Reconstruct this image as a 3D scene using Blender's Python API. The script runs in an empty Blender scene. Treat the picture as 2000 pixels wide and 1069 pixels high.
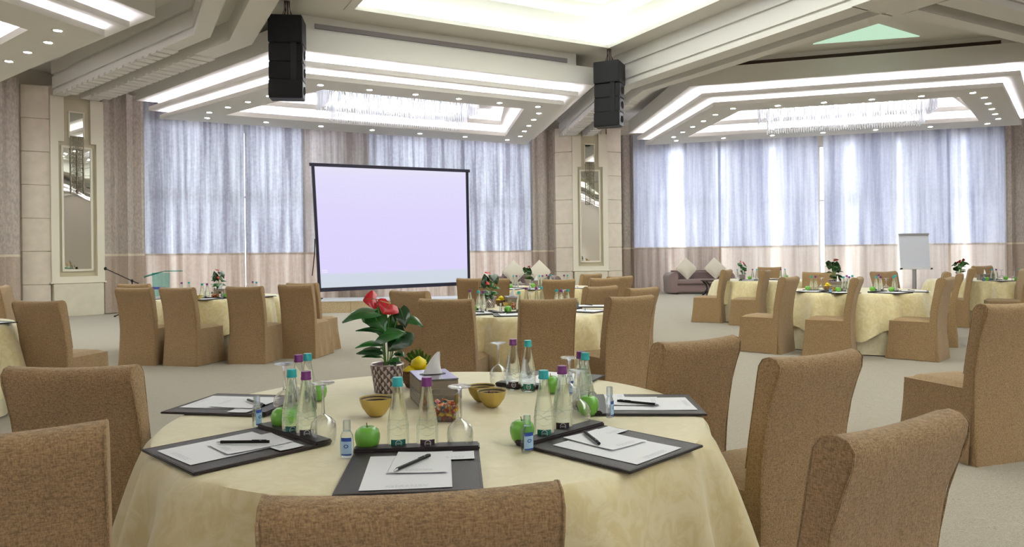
import bpy, bmesh, math, random
from mathutils import Vector, Matrix
random.seed(7)
SC = bpy.context.scene
COL = SC.collection
R = math.radians
# ------------------------------------------------------------ camera, world, exposure
F, HY, ROLL, CH = 1421.0, 497.0, 0.0115, 1.32
cam_d = bpy.data.cameras.new('camera')
cam = bpy.data.objects.new('camera', cam_d); COL.objects.link(cam)
cam_d.sensor_width = 36; cam_d.lens = F/2000*36
cam_d.shift_y = (HY-534.5)/2000
cam_d.clip_start = 0.05; cam_d.clip_end = 200
cam.matrix_world = Matrix.Translation((0, 0, CH)) @ Matrix.Rotation(R(90), 4, 'X') @ Matrix.Rotation(-ROLL, 4, 'Z')
SC.camera = cam
w = bpy.data.worlds.new('sky'); SC.world = w; w.use_nodes = True
bg = w.node_tree.nodes['Background']
bg.inputs[0].default_value = (0.79, 0.86, 1.0, 1); bg.inputs[1].default_value = 3.9
SC.view_settings.view_transform = 'Standard'; SC.view_settings.look = 'None'
EXPO = 1.33
SC.view_settings.exposure = EXPO; SC.view_settings.gamma = 1; SC.view_settings.use_curve_mapping = False
cy = SC.cycles
cy.max_bounces = 7; cy.diffuse_bounces = 4; cy.glossy_bounces = 3; cy.transmission_bounces = 7
cy.transparent_max_bounces = 10; cy.caustics_reflective = False; cy.caustics_refractive = False
cy.sample_clamp_indirect = 4.0; cy.use_denoising = True
cy.use_adaptive_sampling = True; cy.adaptive_threshold = 0.02

COVE = 22.0      # strength of the light strips in the coves
CEIL_GLOW = 1.35      # strength of the glowing sheet standing in for the cove-lit ceiling
SPOT = 170.0      # downlight lenses

def unproj(px, py, z=0.0):
    x, y = px-1000, py-HY
    c, s = math.cos(ROLL), math.sin(ROLL)
    u, v = c*x-s*y, s*x+c*y
    D = F*(CH-z)/v
    return Vector((u/F*D, D, z))
def ray(px):
    return (px-1000)/F
# ------------------------------------------------------------ room frame (a regular octagon)
CX, CY, PHI = 4.117, 4.837, -0.4944
def fr(k):
    a = PHI+k*math.pi/4
    return Vector((math.sin(a), math.cos(a), 0)), Vector((math.cos(a), -math.sin(a), 0))
def W(k, t, r, z=0.0):
    ax, tx = fr(k)
    return Vector((CX, CY, z)) + ax*r + tx*t
def TR(k, p):
    ax, tx = fr(k); d = Vector(p)-Vector((CX, CY, 0)); d.z = 0
    return d.dot(tx), d.dot(ax)
def t_at(px, k, r):
    ax, tx = fr(k); m = ray(px)
    P = Vector((CX, CY, 0))+ax*r
    return (m*P.y-P.x)/(tx.x-m*tx.y)

# ------------------------------------------------------------ materials
def new_mat(name):
    m = bpy.data.materials.new(name); m.use_nodes = True
    nt = m.node_tree; b = nt.nodes['Principled BSDF']
    return m, nt, b
def lin(h):
    c = [int(h[i:i+2], 16)/255 for i in (0, 2, 4)]
    return tuple(((x/12.92) if x <= .04045 else ((x+.055)/1.055)**2.4) for x in c)+(1,)
def mat(name, col, rough=.6, metal=0, noise=0, nscale=20, bump=0, bscale=60, sheen=0, spec=.5, stretch=None, coat=0):
    m, nt, b = new_mat(name)
    c = lin(col) if isinstance(col, str) else col
    b.inputs['Base Color'].default_value = c
    b.inputs['Roughness'].default_value = rough; b.inputs['Metallic'].default_value = metal
    b.inputs['Specular IOR Level'].default_value = spec
    if sheen: b.inputs['Sheen Weight'].default_value = sheen
    if coat: b.inputs['Coat Weight'].default_value = coat
    tc = nt.nodes.new('ShaderNodeTexCoord')
    mp = nt.nodes.new('ShaderNodeMapping')
    nt.links.new(tc.outputs['Object'], mp.inputs[0])
    if stretch: mp.inputs['Scale'].default_value = stretch
    if noise:
        n = nt.nodes.new('ShaderNodeTexNoise'); n.inputs['Scale'].default_value = nscale; n.inputs['Detail'].default_value = 4
        nt.links.new(mp.outputs[0], n.inputs['Vector'])
        mx = nt.nodes.new('ShaderNodeMix'); mx.data_type = 'RGBA'
        mx.inputs[6].default_value = tuple(x*(1-noise) for x in c[:3])+(1,)
        mx.inputs[7].default_value = tuple(min(1, x*(1+noise)) for x in c[:3])+(1,)
        rp = nt.nodes.new('ShaderNodeMapRange'); rp.inputs[1].default_value = .35; rp.inputs[2].default_value = .65
        nt.links.new(n.outputs[0], rp.inputs[0]); nt.links.new(rp.outputs[0], mx.inputs[0])
        nt.links.new(mx.outputs[2], b.inputs['Base Color'])
    if bump:
        n2 = nt.nodes.new('ShaderNodeTexNoise'); n2.inputs['Scale'].default_value = bscale; n2.inputs['Detail'].default_value = 3
        nt.links.new(mp.outputs[0], n2.inputs['Vector'])
        bp = nt.nodes.new('ShaderNodeBump'); bp.inputs['Strength'].default_value = bump; bp.inputs['Distance'].default_value = .01
        nt.links.new(n2.outputs[0], bp.inputs['Height']); nt.links.new(bp.outputs[0], b.inputs['Normal'])
    return m
def emit(name, col, strength):
    m = bpy.data.materials.new(name); m.use_nodes = True; nt = m.node_tree
    nt.nodes.remove(nt.nodes['Principled BSDF'])
    e = nt.nodes.new('ShaderNodeEmission'); e.inputs[0].default_value = lin(col) if isinstance(col, str) else col
    e.inputs[1].default_value = strength
    nt.links.new(e.outputs[0], nt.nodes['Material Output'].inputs[0])
    return m
def glassy(name, tint, transp, ior=1.45, rough=0.0):
    m = bpy.data.materials.new(name); m.use_nodes = True; nt = m.node_tree
    nt.nodes.remove(nt.nodes['Principled BSDF'])
    g = nt.nodes.new('ShaderNodeBsdfGlass'); g.inputs['IOR'].default_value = ior; g.inputs['Roughness'].default_value = rough
    g.inputs['Color'].default_value = tint
    t = nt.nodes.new('ShaderNodeBsdfTransparent'); t.inputs[0].default_value = tint
    x = nt.nodes.new('ShaderNodeMixShader'); x.inputs[0].default_value = transp
    nt.links.new(g.outputs[0], x.inputs[1]); nt.links.new(t.outputs[0], x.inputs[2])
    nt.links.new(x.outputs[0], nt.nodes['Material Output'].inputs[0])
    return m
def thin_glass(name, tint, refl=.12):
    m = bpy.data.materials.new(name); m.use_nodes = True; nt = m.node_tree
    nt.nodes.remove(nt.nodes['Principled BSDF'])
    g = nt.nodes.new('ShaderNodeBsdfGlossy'); g.inputs['Roughness'].default_value = .03
    t = nt.nodes.new('ShaderNodeBsdfTransparent'); t.inputs[0].default_value = tint
    lw = nt.nodes.new('ShaderNodeLayerWeight'); lw.inputs[0].default_value = refl+.2
    x = nt.nodes.new('ShaderNodeMixShader')
    nt.links.new(lw.outputs['Facing'], x.inputs[0])
    nt.links.new(t.outputs[0], x.inputs[1]); nt.links.new(g.outputs[0], x.inputs[2])
    nt.links.new(x.outputs[0], nt.nodes['Material Output'].inputs[0])
    return m
def fabric_sheer(name, col, col2, transl=.6, scale=(9, 9, .25)):
    """translucent woven fabric, vertical streaks painted for fold shade and backlight"""
    m, nt, b = new_mat(name)
    nt.nodes.remove(b)
    d = nt.nodes.new('ShaderNodeBsdfDiffuse'); t = nt.nodes.new('ShaderNodeBsdfTranslucent')
    tc = nt.nodes.new('ShaderNodeTexCoord'); mp = nt.nodes.new('ShaderNodeMapping'); mp.inputs['Scale'].default_value = scale
    n = nt.nodes.new('ShaderNodeTexNoise'); n.inputs['Scale'].default_value = 1.6; n.inputs['Detail'].default_value = 6; n.inputs['Roughness'].default_value = .6
    nt.links.new(tc.outputs['Object'], mp.inputs[0]); nt.links.new(mp.outputs[0], n.inputs['Vector'])
    rp = nt.nodes.new('ShaderNodeMapRange'); rp.inputs[1].default_value = .36; rp.inputs[2].default_value = .64
    nt.links.new(n.outputs[0], rp.inputs[0])
    # fine damask speckle
    n2 = nt.nodes.new('ShaderNodeTexNoise'); n2.inputs['Scale'].default_value = 14; n2.inputs['Detail'].default_value = 3
    nt.links.new(tc.outputs['Object'], n2.inputs['Vector'])
    ad = nt.nodes.new('ShaderNodeMath'); ad.operation = 'MULTIPLY_ADD'; ad.inputs[1].default_value = .5; ad.use_clamp = True
    sb = nt.nodes.new('ShaderNodeMath'); sb.operation = 'SUBTRACT'; sb.inputs[1].default_value = .5
    nt.links.new(n2.outputs[0], sb.inputs[0]); nt.links.new(sb.outputs[0], ad.inputs[0]); nt.links.new(rp.outputs[0], ad.inputs[2])
    mx = nt.nodes.new('ShaderNodeMix'); mx.data_type = 'RGBA'
    mx.inputs[6].default_value = lin(col); mx.inputs[7].default_value = lin(col2)  # streak colours carry fold shade and bands of backlight
    nt.links.new(ad.outputs[0], mx.inputs[0])
    for q in (d, t): nt.links.new(mx.outputs[2], q.inputs[0])
    x = nt.nodes.new('ShaderNodeMixShader'); x.inputs[0].default_value = transl
    nt.links.new(d.outputs[0], x.inputs[1]); nt.links.new(t.outputs[0], x.inputs[2])
    nt.links.new(x.outputs[0], nt.nodes['Material Output'].inputs[0])
    return m

def chair_fabric():
    m, nt, b = new_mat('chair_linen')
    tc = nt.nodes.new('ShaderNodeTexCoord')
    def noise(scale, st, detail=2):
        mp = nt.nodes.new('ShaderNodeMapping'); mp.inputs['Scale'].default_value = st
        n = nt.nodes.new('ShaderNodeTexNoise'); n.inputs['Scale'].default_value = scale; n.inputs['Detail'].default_value = detail
        nt.links.new(tc.outputs['Object'], mp.inputs[0]); nt.links.new(mp.outputs[0], n.inputs['Vector']); return n
    a = noise(300, (1, 1, .3)); c = noise(300, (.3, .3, 1)); g = noise(9, (1, 1, 1), 3)
    mul = nt.nodes.new('ShaderNodeMath'); mul.operation = 'ADD'
    nt.links.new(a.outputs[0], mul.inputs[0]); nt.links.new(c.outputs[0], mul.inputs[1])
    rp = nt.nodes.new('ShaderNodeMapRange'); rp.inputs[1].default_value = .74; rp.inputs[2].default_value = 1.26
    nt.links.new(mul.outputs[0], rp.inputs[0])
    mx = nt.nodes.new('ShaderNodeMix'); mx.data_type = 'RGBA'
    mx.inputs[6].default_value = lin('7B6346'); mx.inputs[7].default_value = lin('AD8F68')
    nt.links.new(rp.outputs[0], mx.inputs[0]); nt.links.new(mx.outputs[2], b.inputs['Base Color'])
    b.inputs['Roughness'].default_value = .9; b.inputs['Specular IOR Level'].default_value = .15
    b.inputs['Sheen Weight'].default_value = .25; b.inputs['Sheen Roughness'].default_value = .6
    b.inputs['Sheen Tint'].default_value = (1, .92, .8, 1)
    bp = nt.nodes.new('ShaderNodeBump'); bp.inputs['Strength'].default_value = .35; bp.inputs['Distance'].default_value = .004
    nt.links.new(rp.outputs[0], bp.inputs['Height'])
    bp2 = nt.nodes.new('ShaderNodeBump'); bp2.inputs['Strength'].default_value = .35; bp2.inputs['Distance'].default_value = .03
    nt.links.new(g.outputs[0], bp2.inputs['Height']); nt.links.new(bp.outputs[0], bp2.inputs['Normal'])
    nt.links.new(bp2.outputs[0], b.inputs['Normal'])
    return m
def damask(name, c1, c2, rough=.42):
    m, nt, b = new_mat(name)
    tc = nt.nodes.new('ShaderNodeTexCoord')
    n = nt.nodes.new('ShaderNodeTexNoise'); n.inputs['Scale'].default_value = 13; n.inputs['Detail'].default_value = 8
    n.inputs['Roughness'].default_value = .62; n.inputs['Distortion'].default_value = 1.6
    nt.links.new(tc.outputs['Object'], n.inputs['Vector'])
    rp = nt.nodes.new('ShaderNodeMapRange'); rp.inputs[1].default_value = .42; rp.inputs[2].default_value = .58
    nt.links.new(n.outputs[0], rp.inputs[0])
    mx = nt.nodes.new('ShaderNodeMix'); mx.data_type = 'RGBA'
    mx.inputs[6].default_value = lin(c1); mx.inputs[7].default_value = lin(c2)
    nt.links.new(rp.outputs[0], mx.inputs[0]); nt.links.new(mx.outputs[2], b.inputs['Base Color'])
    rr = nt.nodes.new('ShaderNodeMapRange'); rr.inputs[3].default_value = rough-.08; rr.inputs[4].default_value = rough+.22
    nt.links.new(rp.outputs[0], rr.inputs[0]); nt.links.new(rr.outputs[0], b.inputs['Roughness'])
    b.inputs['Sheen Weight'].default_value = .6; b.inputs['Sheen Tint'].default_value = (1, 1, .94, 1)
    bp = nt.nodes.new('ShaderNodeBump'); bp.inputs['Strength'].default_value = .25; bp.inputs['Distance'].default_value = .006
    nt.links.new(n.outputs[0], bp.inputs['Height']); nt.links.new(bp.outputs[0], b.inputs['Normal'])
    return m
def carpet():
    m, nt, b = new_mat('carpet_pile')
    tc = nt.nodes.new('ShaderNodeTexCoord')
    mp = nt.nodes.new('ShaderNodeMapping'); mp.inputs['Scale'].default_value = (1, 2.6, 1)
    nt.links.new(tc.outputs['Object'], mp.inputs[0])
    wv = nt.nodes.new('ShaderNodeTexNoise'); wv.inputs['Scale'].default_value = 7; wv.inputs['Detail'].default_value = 4
    wv.inputs['Distortion'].default_value = 3.5
    nt.links.new(mp.outputs[0], wv.inputs['Vector'])
    pk = nt.nodes.new('ShaderNodeMath'); pk.operation = 'PINGPONG'; pk.inputs[1].default_value = .05
    nt.links.new(wv.outputs[0], pk.inputs[0])
    rp = nt.nodes.new('ShaderNodeMapRange'); rp.inputs[1].default_value = 0; rp.inputs[2].default_value = .022
    nt.links.new(pk.outputs[0], rp.inputs[0])
    mx = nt.nodes.new('ShaderNodeMix'); mx.data_type = 'RGBA'
    mx.inputs[6].default_value = lin('7D7464'); mx.inputs[7].default_value = lin('A79E8C')
    nt.links.new(rp.outputs[0], mx.inputs[0])
    n = nt.nodes.new('ShaderNodeTexNoise'); n.inputs['Scale'].default_value = 260
    nt.links.new(tc.outputs['Object'], n.inputs['Vector'])
    hv = nt.nodes.new('ShaderNodeMix'); hv.data_type = 'RGBA'; hv.blend_type = 'OVERLAY'; hv.inputs[0].default_value = .35
    nt.links.new(mx.outputs[2], hv.inputs[6]); nt.links.new(n.outputs[0], hv.inputs[7])
    nt.links.new(hv.outputs[2], b.inputs['Base Color'])
    b.inputs['Roughness'].default_value = .95; b.inputs['Specular IOR Level'].default_value = .2
    b.inputs['Sheen Weight'].default_value = .3
    bp = nt.nodes.new('ShaderNodeBump'); bp.inputs['Strength'].default_value = .4; bp.inputs['Distance'].default_value = .006
    nt.links.new(rp.outputs[0], bp.inputs['Height']); nt.links.new(bp.outputs[0], b.inputs['Normal'])
    return m
M = dict(
    white=mat('ceiling_paint', 'DCD9D4', .7),
    cream=mat('plaster_cream', 'CFC6B4', .7),
    stone=mat('stone_block', 'DDD0C0', .55, noise=.05, nscale=5),
    plinth=mat('plinth_stone', 'D6CDB9', .5, noise=.04, nscale=5),
    frame=mat('panel_frame', 'E2DAC8', .45),
    bevel=mat('panel_bevel', 'B9AF94', .35),
    mirror=mat('mirror_glass', (.92, .94, .88, 1), .02, metal=1),
    brass=mat('brushed_bronze', '8C8068', .35, metal=.8),
    carpet=carpet(), wall=mat('wall_paint', 'E4DACA', .8),
    drape=mat('heavy_drape', 'ADA198', .85, noise=.16, nscale=26, stretch=(1, 1, .5), sheen=.3),
    drape_low=mat('heavy_drape_low', 'AB998B', .85, noise=.08, nscale=26, sheen=.3),
    seam=mat('seam_band', 'D0C4B0', .6),
    sheer_b=fabric_sheer('sheer_blue', '83828C', 'CDD1DA', .52, (2.6, 2.6, .12)),
    sheer_dim=fabric_sheer('sheer_dimmed', '958C88', 'CFCBCC', .45, (2.6, 2.6, .12)),  # browner copy of the sheer; missing backlight put into its colour
    sheer_low=fabric_sheer('sheer_low', 'A29082', 'C9BCAF', .42, (3, 3, .12)),
    sheer_lowb=fabric_sheer('sheer_low_pale', 'CFC0B0', 'EEE3D4', .66, (3, 3, .12)),
    sheer_w=fabric_sheer('sheer_bright', 'B6BAC8', 'EEF0F6', .76, (2.6, 2.6, .12)),  # brighter copy of the sheer; its bay's stronger backlight put in
    dimming_layer=fabric_sheer('dimming_layer', 'CFCFD6', 'E0E0E6', .45, (1, 1, .1)),  # for the added strips that dim the sheers
    black=mat('black_paint', '0D0D10', .5, spec=.3), blackm=mat('black_grille', '060608', .7, bump=.4, bscale=300),
    cove=emit('cove_strip', 'F4F2FF', COVE), coveg=emit('cove_strip_warm', 'F2FFF4', COVE*.42),
    spot=emit('downlight_lens', 'F2FFF8', SPOT), spotrim=mat('downlight_rim', 'C9C4BC', .4),
    crystal=glassy('crystal_rod', (.96, .98, 1, 1), .55, 1.5),
    lamp=emit('crystal_lamp', 'F4F6FF', 18),
    chair=chair_fabric(), cloth=damask('yellow_damask', 'DFCF9A', 'E9DDB4'), under=damask('pale_underlay', 'DCD2AE', 'E6DEC2', .6),
    paper=mat('paper_white', 'F2F2F8', .6), ink=mat('paper_ink', 'AEB0BC', .7),
    leather=mat('dark_leather', '241B1D', .42, bump=.25, bscale=400), pen=mat('black_plastic', '0C0C0E', .45, spec=.3),
    steel=mat('steel', 'B9BABD', .3, metal=1), whiteplastic=mat('white_plastic', 'E6E6EA', .4),
    gold=mat('gold_lacquer', 'C4AC62', .42, metal=.35, noise=.06, nscale=8), goldin=mat('gold_inside', 'AA9350', .4, metal=.3),
    dark=mat('dark_line', '2B1D10', .5), dates=mat('dates', '4A2413', .35, noise=.3, nscale=40),
    water=glassy('bottled_water', (.96, .985, .97, 1), .45, 1.30),
    glass=thin_glass('wine_glass', (.97, .98, .98, 1), .24), glassfoot=glassy('thick_glass', (.97, .98, 1, 1), .35, 1.45),
    teal=mat('teal_cap', '1FA3A5', .35), purple=mat('purple_cap', '6B1D6E', .35),
    teal_label=mat('teal_label', '1E6A60', .4), purple_label=mat('plum_label', '3F2A36', .4), badge=mat('badge_print', 'C9DAD6', .5),
    apple=mat('green_apple', '6DB13E', .32, noise=.18, nscale=14, coat=.3), stem=mat('stalk', '4A3A1E', .7),
    gel=glassy('gel_bottle', (.94, .97, 1, 1), .55, 1.33), gel_label=mat('blue_label', 'A9CDEE', .4), gel_dark=mat('navy_label', '2448A0', .4), gelcap=glassy('clear_cap', (.9, .93, .97, 1), .5, 1.4, .25),
    leaf=mat('leaf_green', '1F5A22', .28, noise=.35, nscale=14, coat=.4), leafdark=mat('leaf_dark', '123A18', .25, noise=.3, nscale=14, coat=.4),
    stalk=mat('stalk_green', '5E8A3A', .5), red=mat('anthurium_red', 'B80A1E', .28, coat=.5), spadix=mat('spadix', 'B88A58', .5),
    pot_d=mat('pot_plum', '6B5A60', .3, metal=.5), pot_l=mat('pot_silver', 'C2B8BA', .3, metal=.6), soil=mat('soil', '4B3A2C', .95, bump=.8, bscale=80),
    lemon=mat('lemon_yellow', 'E8CF1E', .45, bump=.15, bscale=60), wicker=mat('wicker', '7A5B38', .7, bump=.6, bscale=120, noise=.3, nscale=60),
    taupe=mat('taupe_leather', '7F7364', .4), taupe_top=mat('mirror_taupe', '9C96A8', .15, metal=.8), tissue=mat('tissue_paper', 'F2F2F2', .8),
    acrylic=thin_glass('acrylic', (.95, .96, .96, 1), .2),
    sofa=mat('sofa_mauve', '7F6A66', .9, sheen=.4, bump=.2, bscale=200), cushion=mat('cushion_cream', 'CDC3B2', .85, sheen=.3), darkwood=mat('dark_wood', '2A1B18', .3),
    tealglass=glassy('teal_glass', (.38, .72, .68, 1), .45, 1.3), stagestone=mat('stage_carpet', 'B29D7C', .9, noise=.35, nscale=60),
    stagetop=mat('stage_top', 'D9DCE4', .35), screenframe=mat('screen_frame', '16132A', .5), lattice=mat('lattice_bronze', '7C735E', .4, metal=.4),
    vent=mat('vent_grey', '8C8488', .6), ventdark=mat('vent_dark', '3E2D22', .7), wire=mat('rig_wire', '3A2422', .5),
    blueplate=mat('blue_plate', '4A4FA0', .5), outside=mat('outside_wall', 'B8B0A8', .9),
)
def screen_mat():
    m = bpy.data.materials.new('projected_image'); m.use_nodes = True; nt = m.node_tree
    nt.nodes.remove(nt.nodes['Principled BSDF'])
    tc = nt.nodes.new('ShaderNodeTexCoord'); sp = nt.nodes.new('ShaderNodeSeparateXYZ')
    nt.links.new(tc.outputs['UV'], sp.inputs[0])
    rp = nt.nodes.new('ShaderNodeValToRGB'); e = rp.color_ramp
    e.elements[0].position = 0; e.elements[0].color = lin('CDD6E0')
    e.elements[1].position = 1; e.elements[1].color = lin('E4E2F4')
    for p, c in ((.115, 'CFD6E4'), (.145, 'DCD3FB'), (.55, 'DDD5FB'), (.93, 'E2DDFA')):
        n = e.elements.new(p); n.color = lin(c)
    nt.links.new(sp.outputs[1], rp.inputs[0])
    em = nt.nodes.new('ShaderNodeEmission'); em.inputs[1].default_value = 1.02/2**EXPO
    nt.links.new(rp.outputs[0], em.inputs[0]); nt.links.new(em.outputs[0], nt.nodes['Material Output'].inputs[0])
    return m
M['screen'] = screen_mat()
# ------------------------------------------------------------ mesh helpers
class MB:
    def __init__(s): s.v = []; s.f = []; s.sm = False
    def add(s, vs, fs):
        o = len(s.v); s.v += [tuple(v) for v in vs]; s.f += [tuple(i+o for i in f) for f in fs]; return s
    def box(s, x0, y0, z0, x1, y1, z1, T=None):
        vs = [Vector(p) for p in ((x0, y0, z0), (x1, y0, z0), (x1, y1, z0), (x0, y1, z0), (x0, y0, z1), (x1, y0, z1), (x1, y1, z1), (x0, y1, z1))]
        if T: vs = [T(v) for v in vs]
        return s.add(vs, [(0, 3, 2, 1), (4, 5, 6, 7), (0, 1, 5, 4), (1, 2, 6, 5), (2, 3, 7, 6), (3, 0, 4, 7)])
    def prism(s, pts, z0, z1, T=None):
        n = len(pts); vs = [Vector((p[0], p[1], z0)) for p in pts]+[Vector((p[0], p[1], z1)) for p in pts]
        if T: vs = [T(v) for v in vs]
        return s.add(vs, [tuple(range(n))[::-1], tuple(range(n, 2*n))]+[(i, (i+1) % n, n+(i+1) % n, n+i) for i in range(n)])
    def lathe(s, prof, n=24, c=(0, 0, 0), T=None, cap=True):
        vs = []; fs = []
        for r, z in prof:
            for i in range(n):
                a = 2*math.pi*i/n; vs.append(Vector((c[0]+r*math.cos(a), c[1]+r*math.sin(a), c[2]+z)))
        m = len(prof)
        for j in range(m-1):
            for i in range(n):
                k = (i+1) % n; fs.append((j*n+i, j*n+k, (j+1)*n+k, (j+1)*n+i))
        if cap:
            fs.append(tuple(range(n))[::-1]); fs.append(tuple((m-1)*n+i for i in range(n)))
        if T: vs = [T(v) for v in vs]
        return s.add(vs, fs)
    def tube(s, pts, r, n=8, r2=None, cap=True):
        pts = [Vector(p) for p in pts]; vs = []; m = len(pts)
        up = Vector((0, 0, 1)); prev = None
        for j, p in enumerate(pts):
            d = (pts[min(j+1, m-1)]-pts[max(j-1, 0)]).normalized()
            u = up.cross(d)
            if u.length < 1e-3: u = Vector((1, 0, 0)).cross(d)
            u.normalize()
            if prev is not None and u.dot(prev) < 0: u = -u
            prev = u; v = d.cross(u)
            rr = r if r2 is None else r+(r2-r)*j/(m-1)
            for i in range(n):
                a = 2*math.pi*i/n; vs.append(p+u*math.cos(a)*rr+v*math.sin(a)*rr)
        fs = [(j*n+i, j*n+(i+1) % n, (j+1)*n+(i+1) % n, (j+1)*n+i) for j in range(m-1) for i in range(n)]
        if cap: fs += [tuple(range(n))[::-1], tuple((m-1)*n+i for i in range(n))]
        return s.add(vs, fs)
    def grid(s, rows):
        n = len(rows[0]); vs = [p for r in rows for p in r]
        return s.add(vs, [(j*n+i, j*n+i+1, (j+1)*n+i+1, (j+1)*n+i) for j in range(len(rows)-1) for i in range(n-1)])
    def mesh(s, name, m, smooth=False, bevel=0, seg=2, fix=True):
        me = bpy.data.meshes.new(name); me.from_pydata(s.v, [], s.f)
        bm = bmesh.new(); bm.from_mesh(me)
        if fix: bmesh.ops.recalc_face_normals(bm, faces=bm.faces)
        if bevel:
            bmesh.ops.remove_doubles(bm, verts=bm.verts, dist=1e-5)
            es = [e for e in bm.edges if len(e.link_faces) == 2 and e.calc_face_angle(0) > .5]
            bmesh.ops.bevel(bm, geom=es, offset=bevel, segments=seg, affect='EDGES', clamp_overlap=True)
        bm.to_mesh(me); bm.free()
        if smooth:
            for p in me.polygons: p.use_smooth = True
            me.set_sharp_from_angle(angle=R(50))
        me.materials.append(m); return me
    def obj(s, name, m, parent=None, smooth=False, bevel=0, seg=2, loc=None, rz=0):
        return link(name, s.mesh(name, m, smooth, bevel, seg), parent, loc, rz)
def link(name, me, parent=None, loc=None, rz=0):
    o = bpy.data.objects.new(name, me); COL.objects.link(o)
    if parent: o.parent = parent
    if loc is not None: o.location = loc
    o.rotation_euler.z = rz
    return o
def tag(o, label=None, cat=None, group=None, kind=None):
    if label: o['label'] = label
    if cat: o['category'] = cat
    if group: o['group'] = group
    if kind: o['kind'] = kind
    return o
def thing(name, label, cat, loc=(0, 0, 0), rz=0, group=None):
    o = link(name, None, None, loc, rz); return tag(o, label, cat, group)
def struct(name, loc=(0, 0, 0)):
    o = link(name, None, None, loc); o['kind'] = 'structure'; return o
def clone(o, loc, rz=None, label=None, group=None):
    c = o.copy(); COL.objects.link(c); c.location = loc
    if rz is not None: c.rotation_euler.z = rz
    if label: c['label'] = label
    if group: c['group'] = group
    for ch in o.children:
        d = ch.copy(); COL.objects.link(d); d.parent = c
        for g in ch.children:
            e = g.copy(); COL.objects.link(e); e.parent = d
    return c
#--PART2--
# ------------------------------------------------------------ floor and ceiling
fl = MB().box(-26, -12, -.12, 26, 34, 0).obj('floor', M['carpet']); tag(fl, kind='structure')
ZC = 5.72
def Tk(k):
    return lambda v: W(k, v.x, v.y, v.z)
ce = struct('ceiling')
RT0, RT1, RR0, RR1 = -2.35, 3.45, -9.0, 10.5       # the long ceiling recess of the nave
for a in ((-26, -26, RT0, 26), (RT1, -26, 26, 26), (RT0, RR1, RT1, 26), (RT0, -26, RT1, RR0)):
    MB().box(a[0], a[1], ZC, a[2], a[3], ZC+.15, Tk(0)).obj('ceiling_slab', M['white'], ce)
rec = struct('trim_20')
mb = MB()
for a in ((RT0-.3, RR0, RT0, RR1+.3), (RT1, RR0, RT1+.3, RR1+.3), (RT0, RR1, RT1, RR1+.3), (RT0, RR0-.3, RT1, RR0)):
    mb.box(a[0], a[1], ZC+.15, a[2], a[3], ZC+.75, Tk(0))
mb.obj('recess_side', M['white'], rec)
mb = MB()
L = .14
for a in ((RT0-.02, RR0, RT0+L, RR1), (RT1-L, RR0, RT1+.02, RR1), (RT0+L, RR1-L, RT1-L, RR1+.02)):
    mb.box(a[0], a[1], ZC-.02, a[2], a[3], ZC+.06, Tk(0))
mb.obj('recess_lip', M['white'], rec)
for a in ((RT0+.03, RR0, RT0+.08, RR1-.1), (RT1-.08, RR0, RT1-.03, RR1-.1), (RT0+.1, RR1-.08, RT1-.1, RR1-.03)):
    MB().box(a[0], a[1], ZC+.065, a[2], a[3], ZC+.085, Tk(0)).obj('light_strip', M['coveg'], rec)
# upper tray of the recess, and a glowing sheet for the cove-lit ceiling above
mb = MB()
I = .75
for a in ((RT0, RR0, RT0+I, RR1), (RT1-I, RR0, RT1, RR1), (RT0+I, RR1-I, RT1-I, RR1)):
    mb.box(a[0], a[1], ZC+.62, a[2], a[3], ZC+.7, Tk(0))
mb.obj('upper_tray', M['white'], rec)
MB().box(RT0-.2, RR0-.2, ZC+1.05, RT1+.2, RR1+.2, ZC+1.15, Tk(0)).obj('recess_top', M['white'], rec)
MB().box(RT0+I+.05, RR0, ZC+1.0, RT1-I-.05, RR1-I-.05, ZC+1.03, Tk(0)).obj('ceiling_glow_sheet', emit('ceiling_glow', 'FBFFF4', CEIL_GLOW), rec)  # glows in place of a ceiling lit by the coves

# ------------------------------------------------------------ suspended canopies (one over each bay)
HF, RF, RB, SL = 2.881, 11.487, 16.996, .3923
CS = math.cos(math.atan(SL))
def outline(d, back=0.0):
    h = HF+d/CS-SL*d
    rF = RF-d; hf = HF+d/CS - 0*SL
    hb = HF+SL*(RB-RF)+d/CS
    return [(-hf, rF), (hf, rF), (hb, RB+back), (-hb, RB+back)]
def opening(d):
    r0, r1 = 12.28-d, 15.85+d
    h0 = 2.3+d/CS; h1 = 2.3+SL*3.57+d/CS
    return [(-h0, r0), (h0, r0), (h1, r1), (-h1, r1)]
def ring(mb, A, B, z0, z1, k):
    vs = [W(k, *p, z0) for p in A]+[W(k, *p, z0) for p in B]+[W(k, *p, z1) for p in A]+[W(k, *p, z1) for p in B]
    f = []
    for i in range(4):
        j = (i+1) % 4
        f += [(i, j, 4+j, 4+i), (8+i, 12+i, 12+j, 8+j), (i, 8+i, 8+j, j), (4+i, 4+j, 12+j, 12+i)]
    return mb.add(vs, f)
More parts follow.
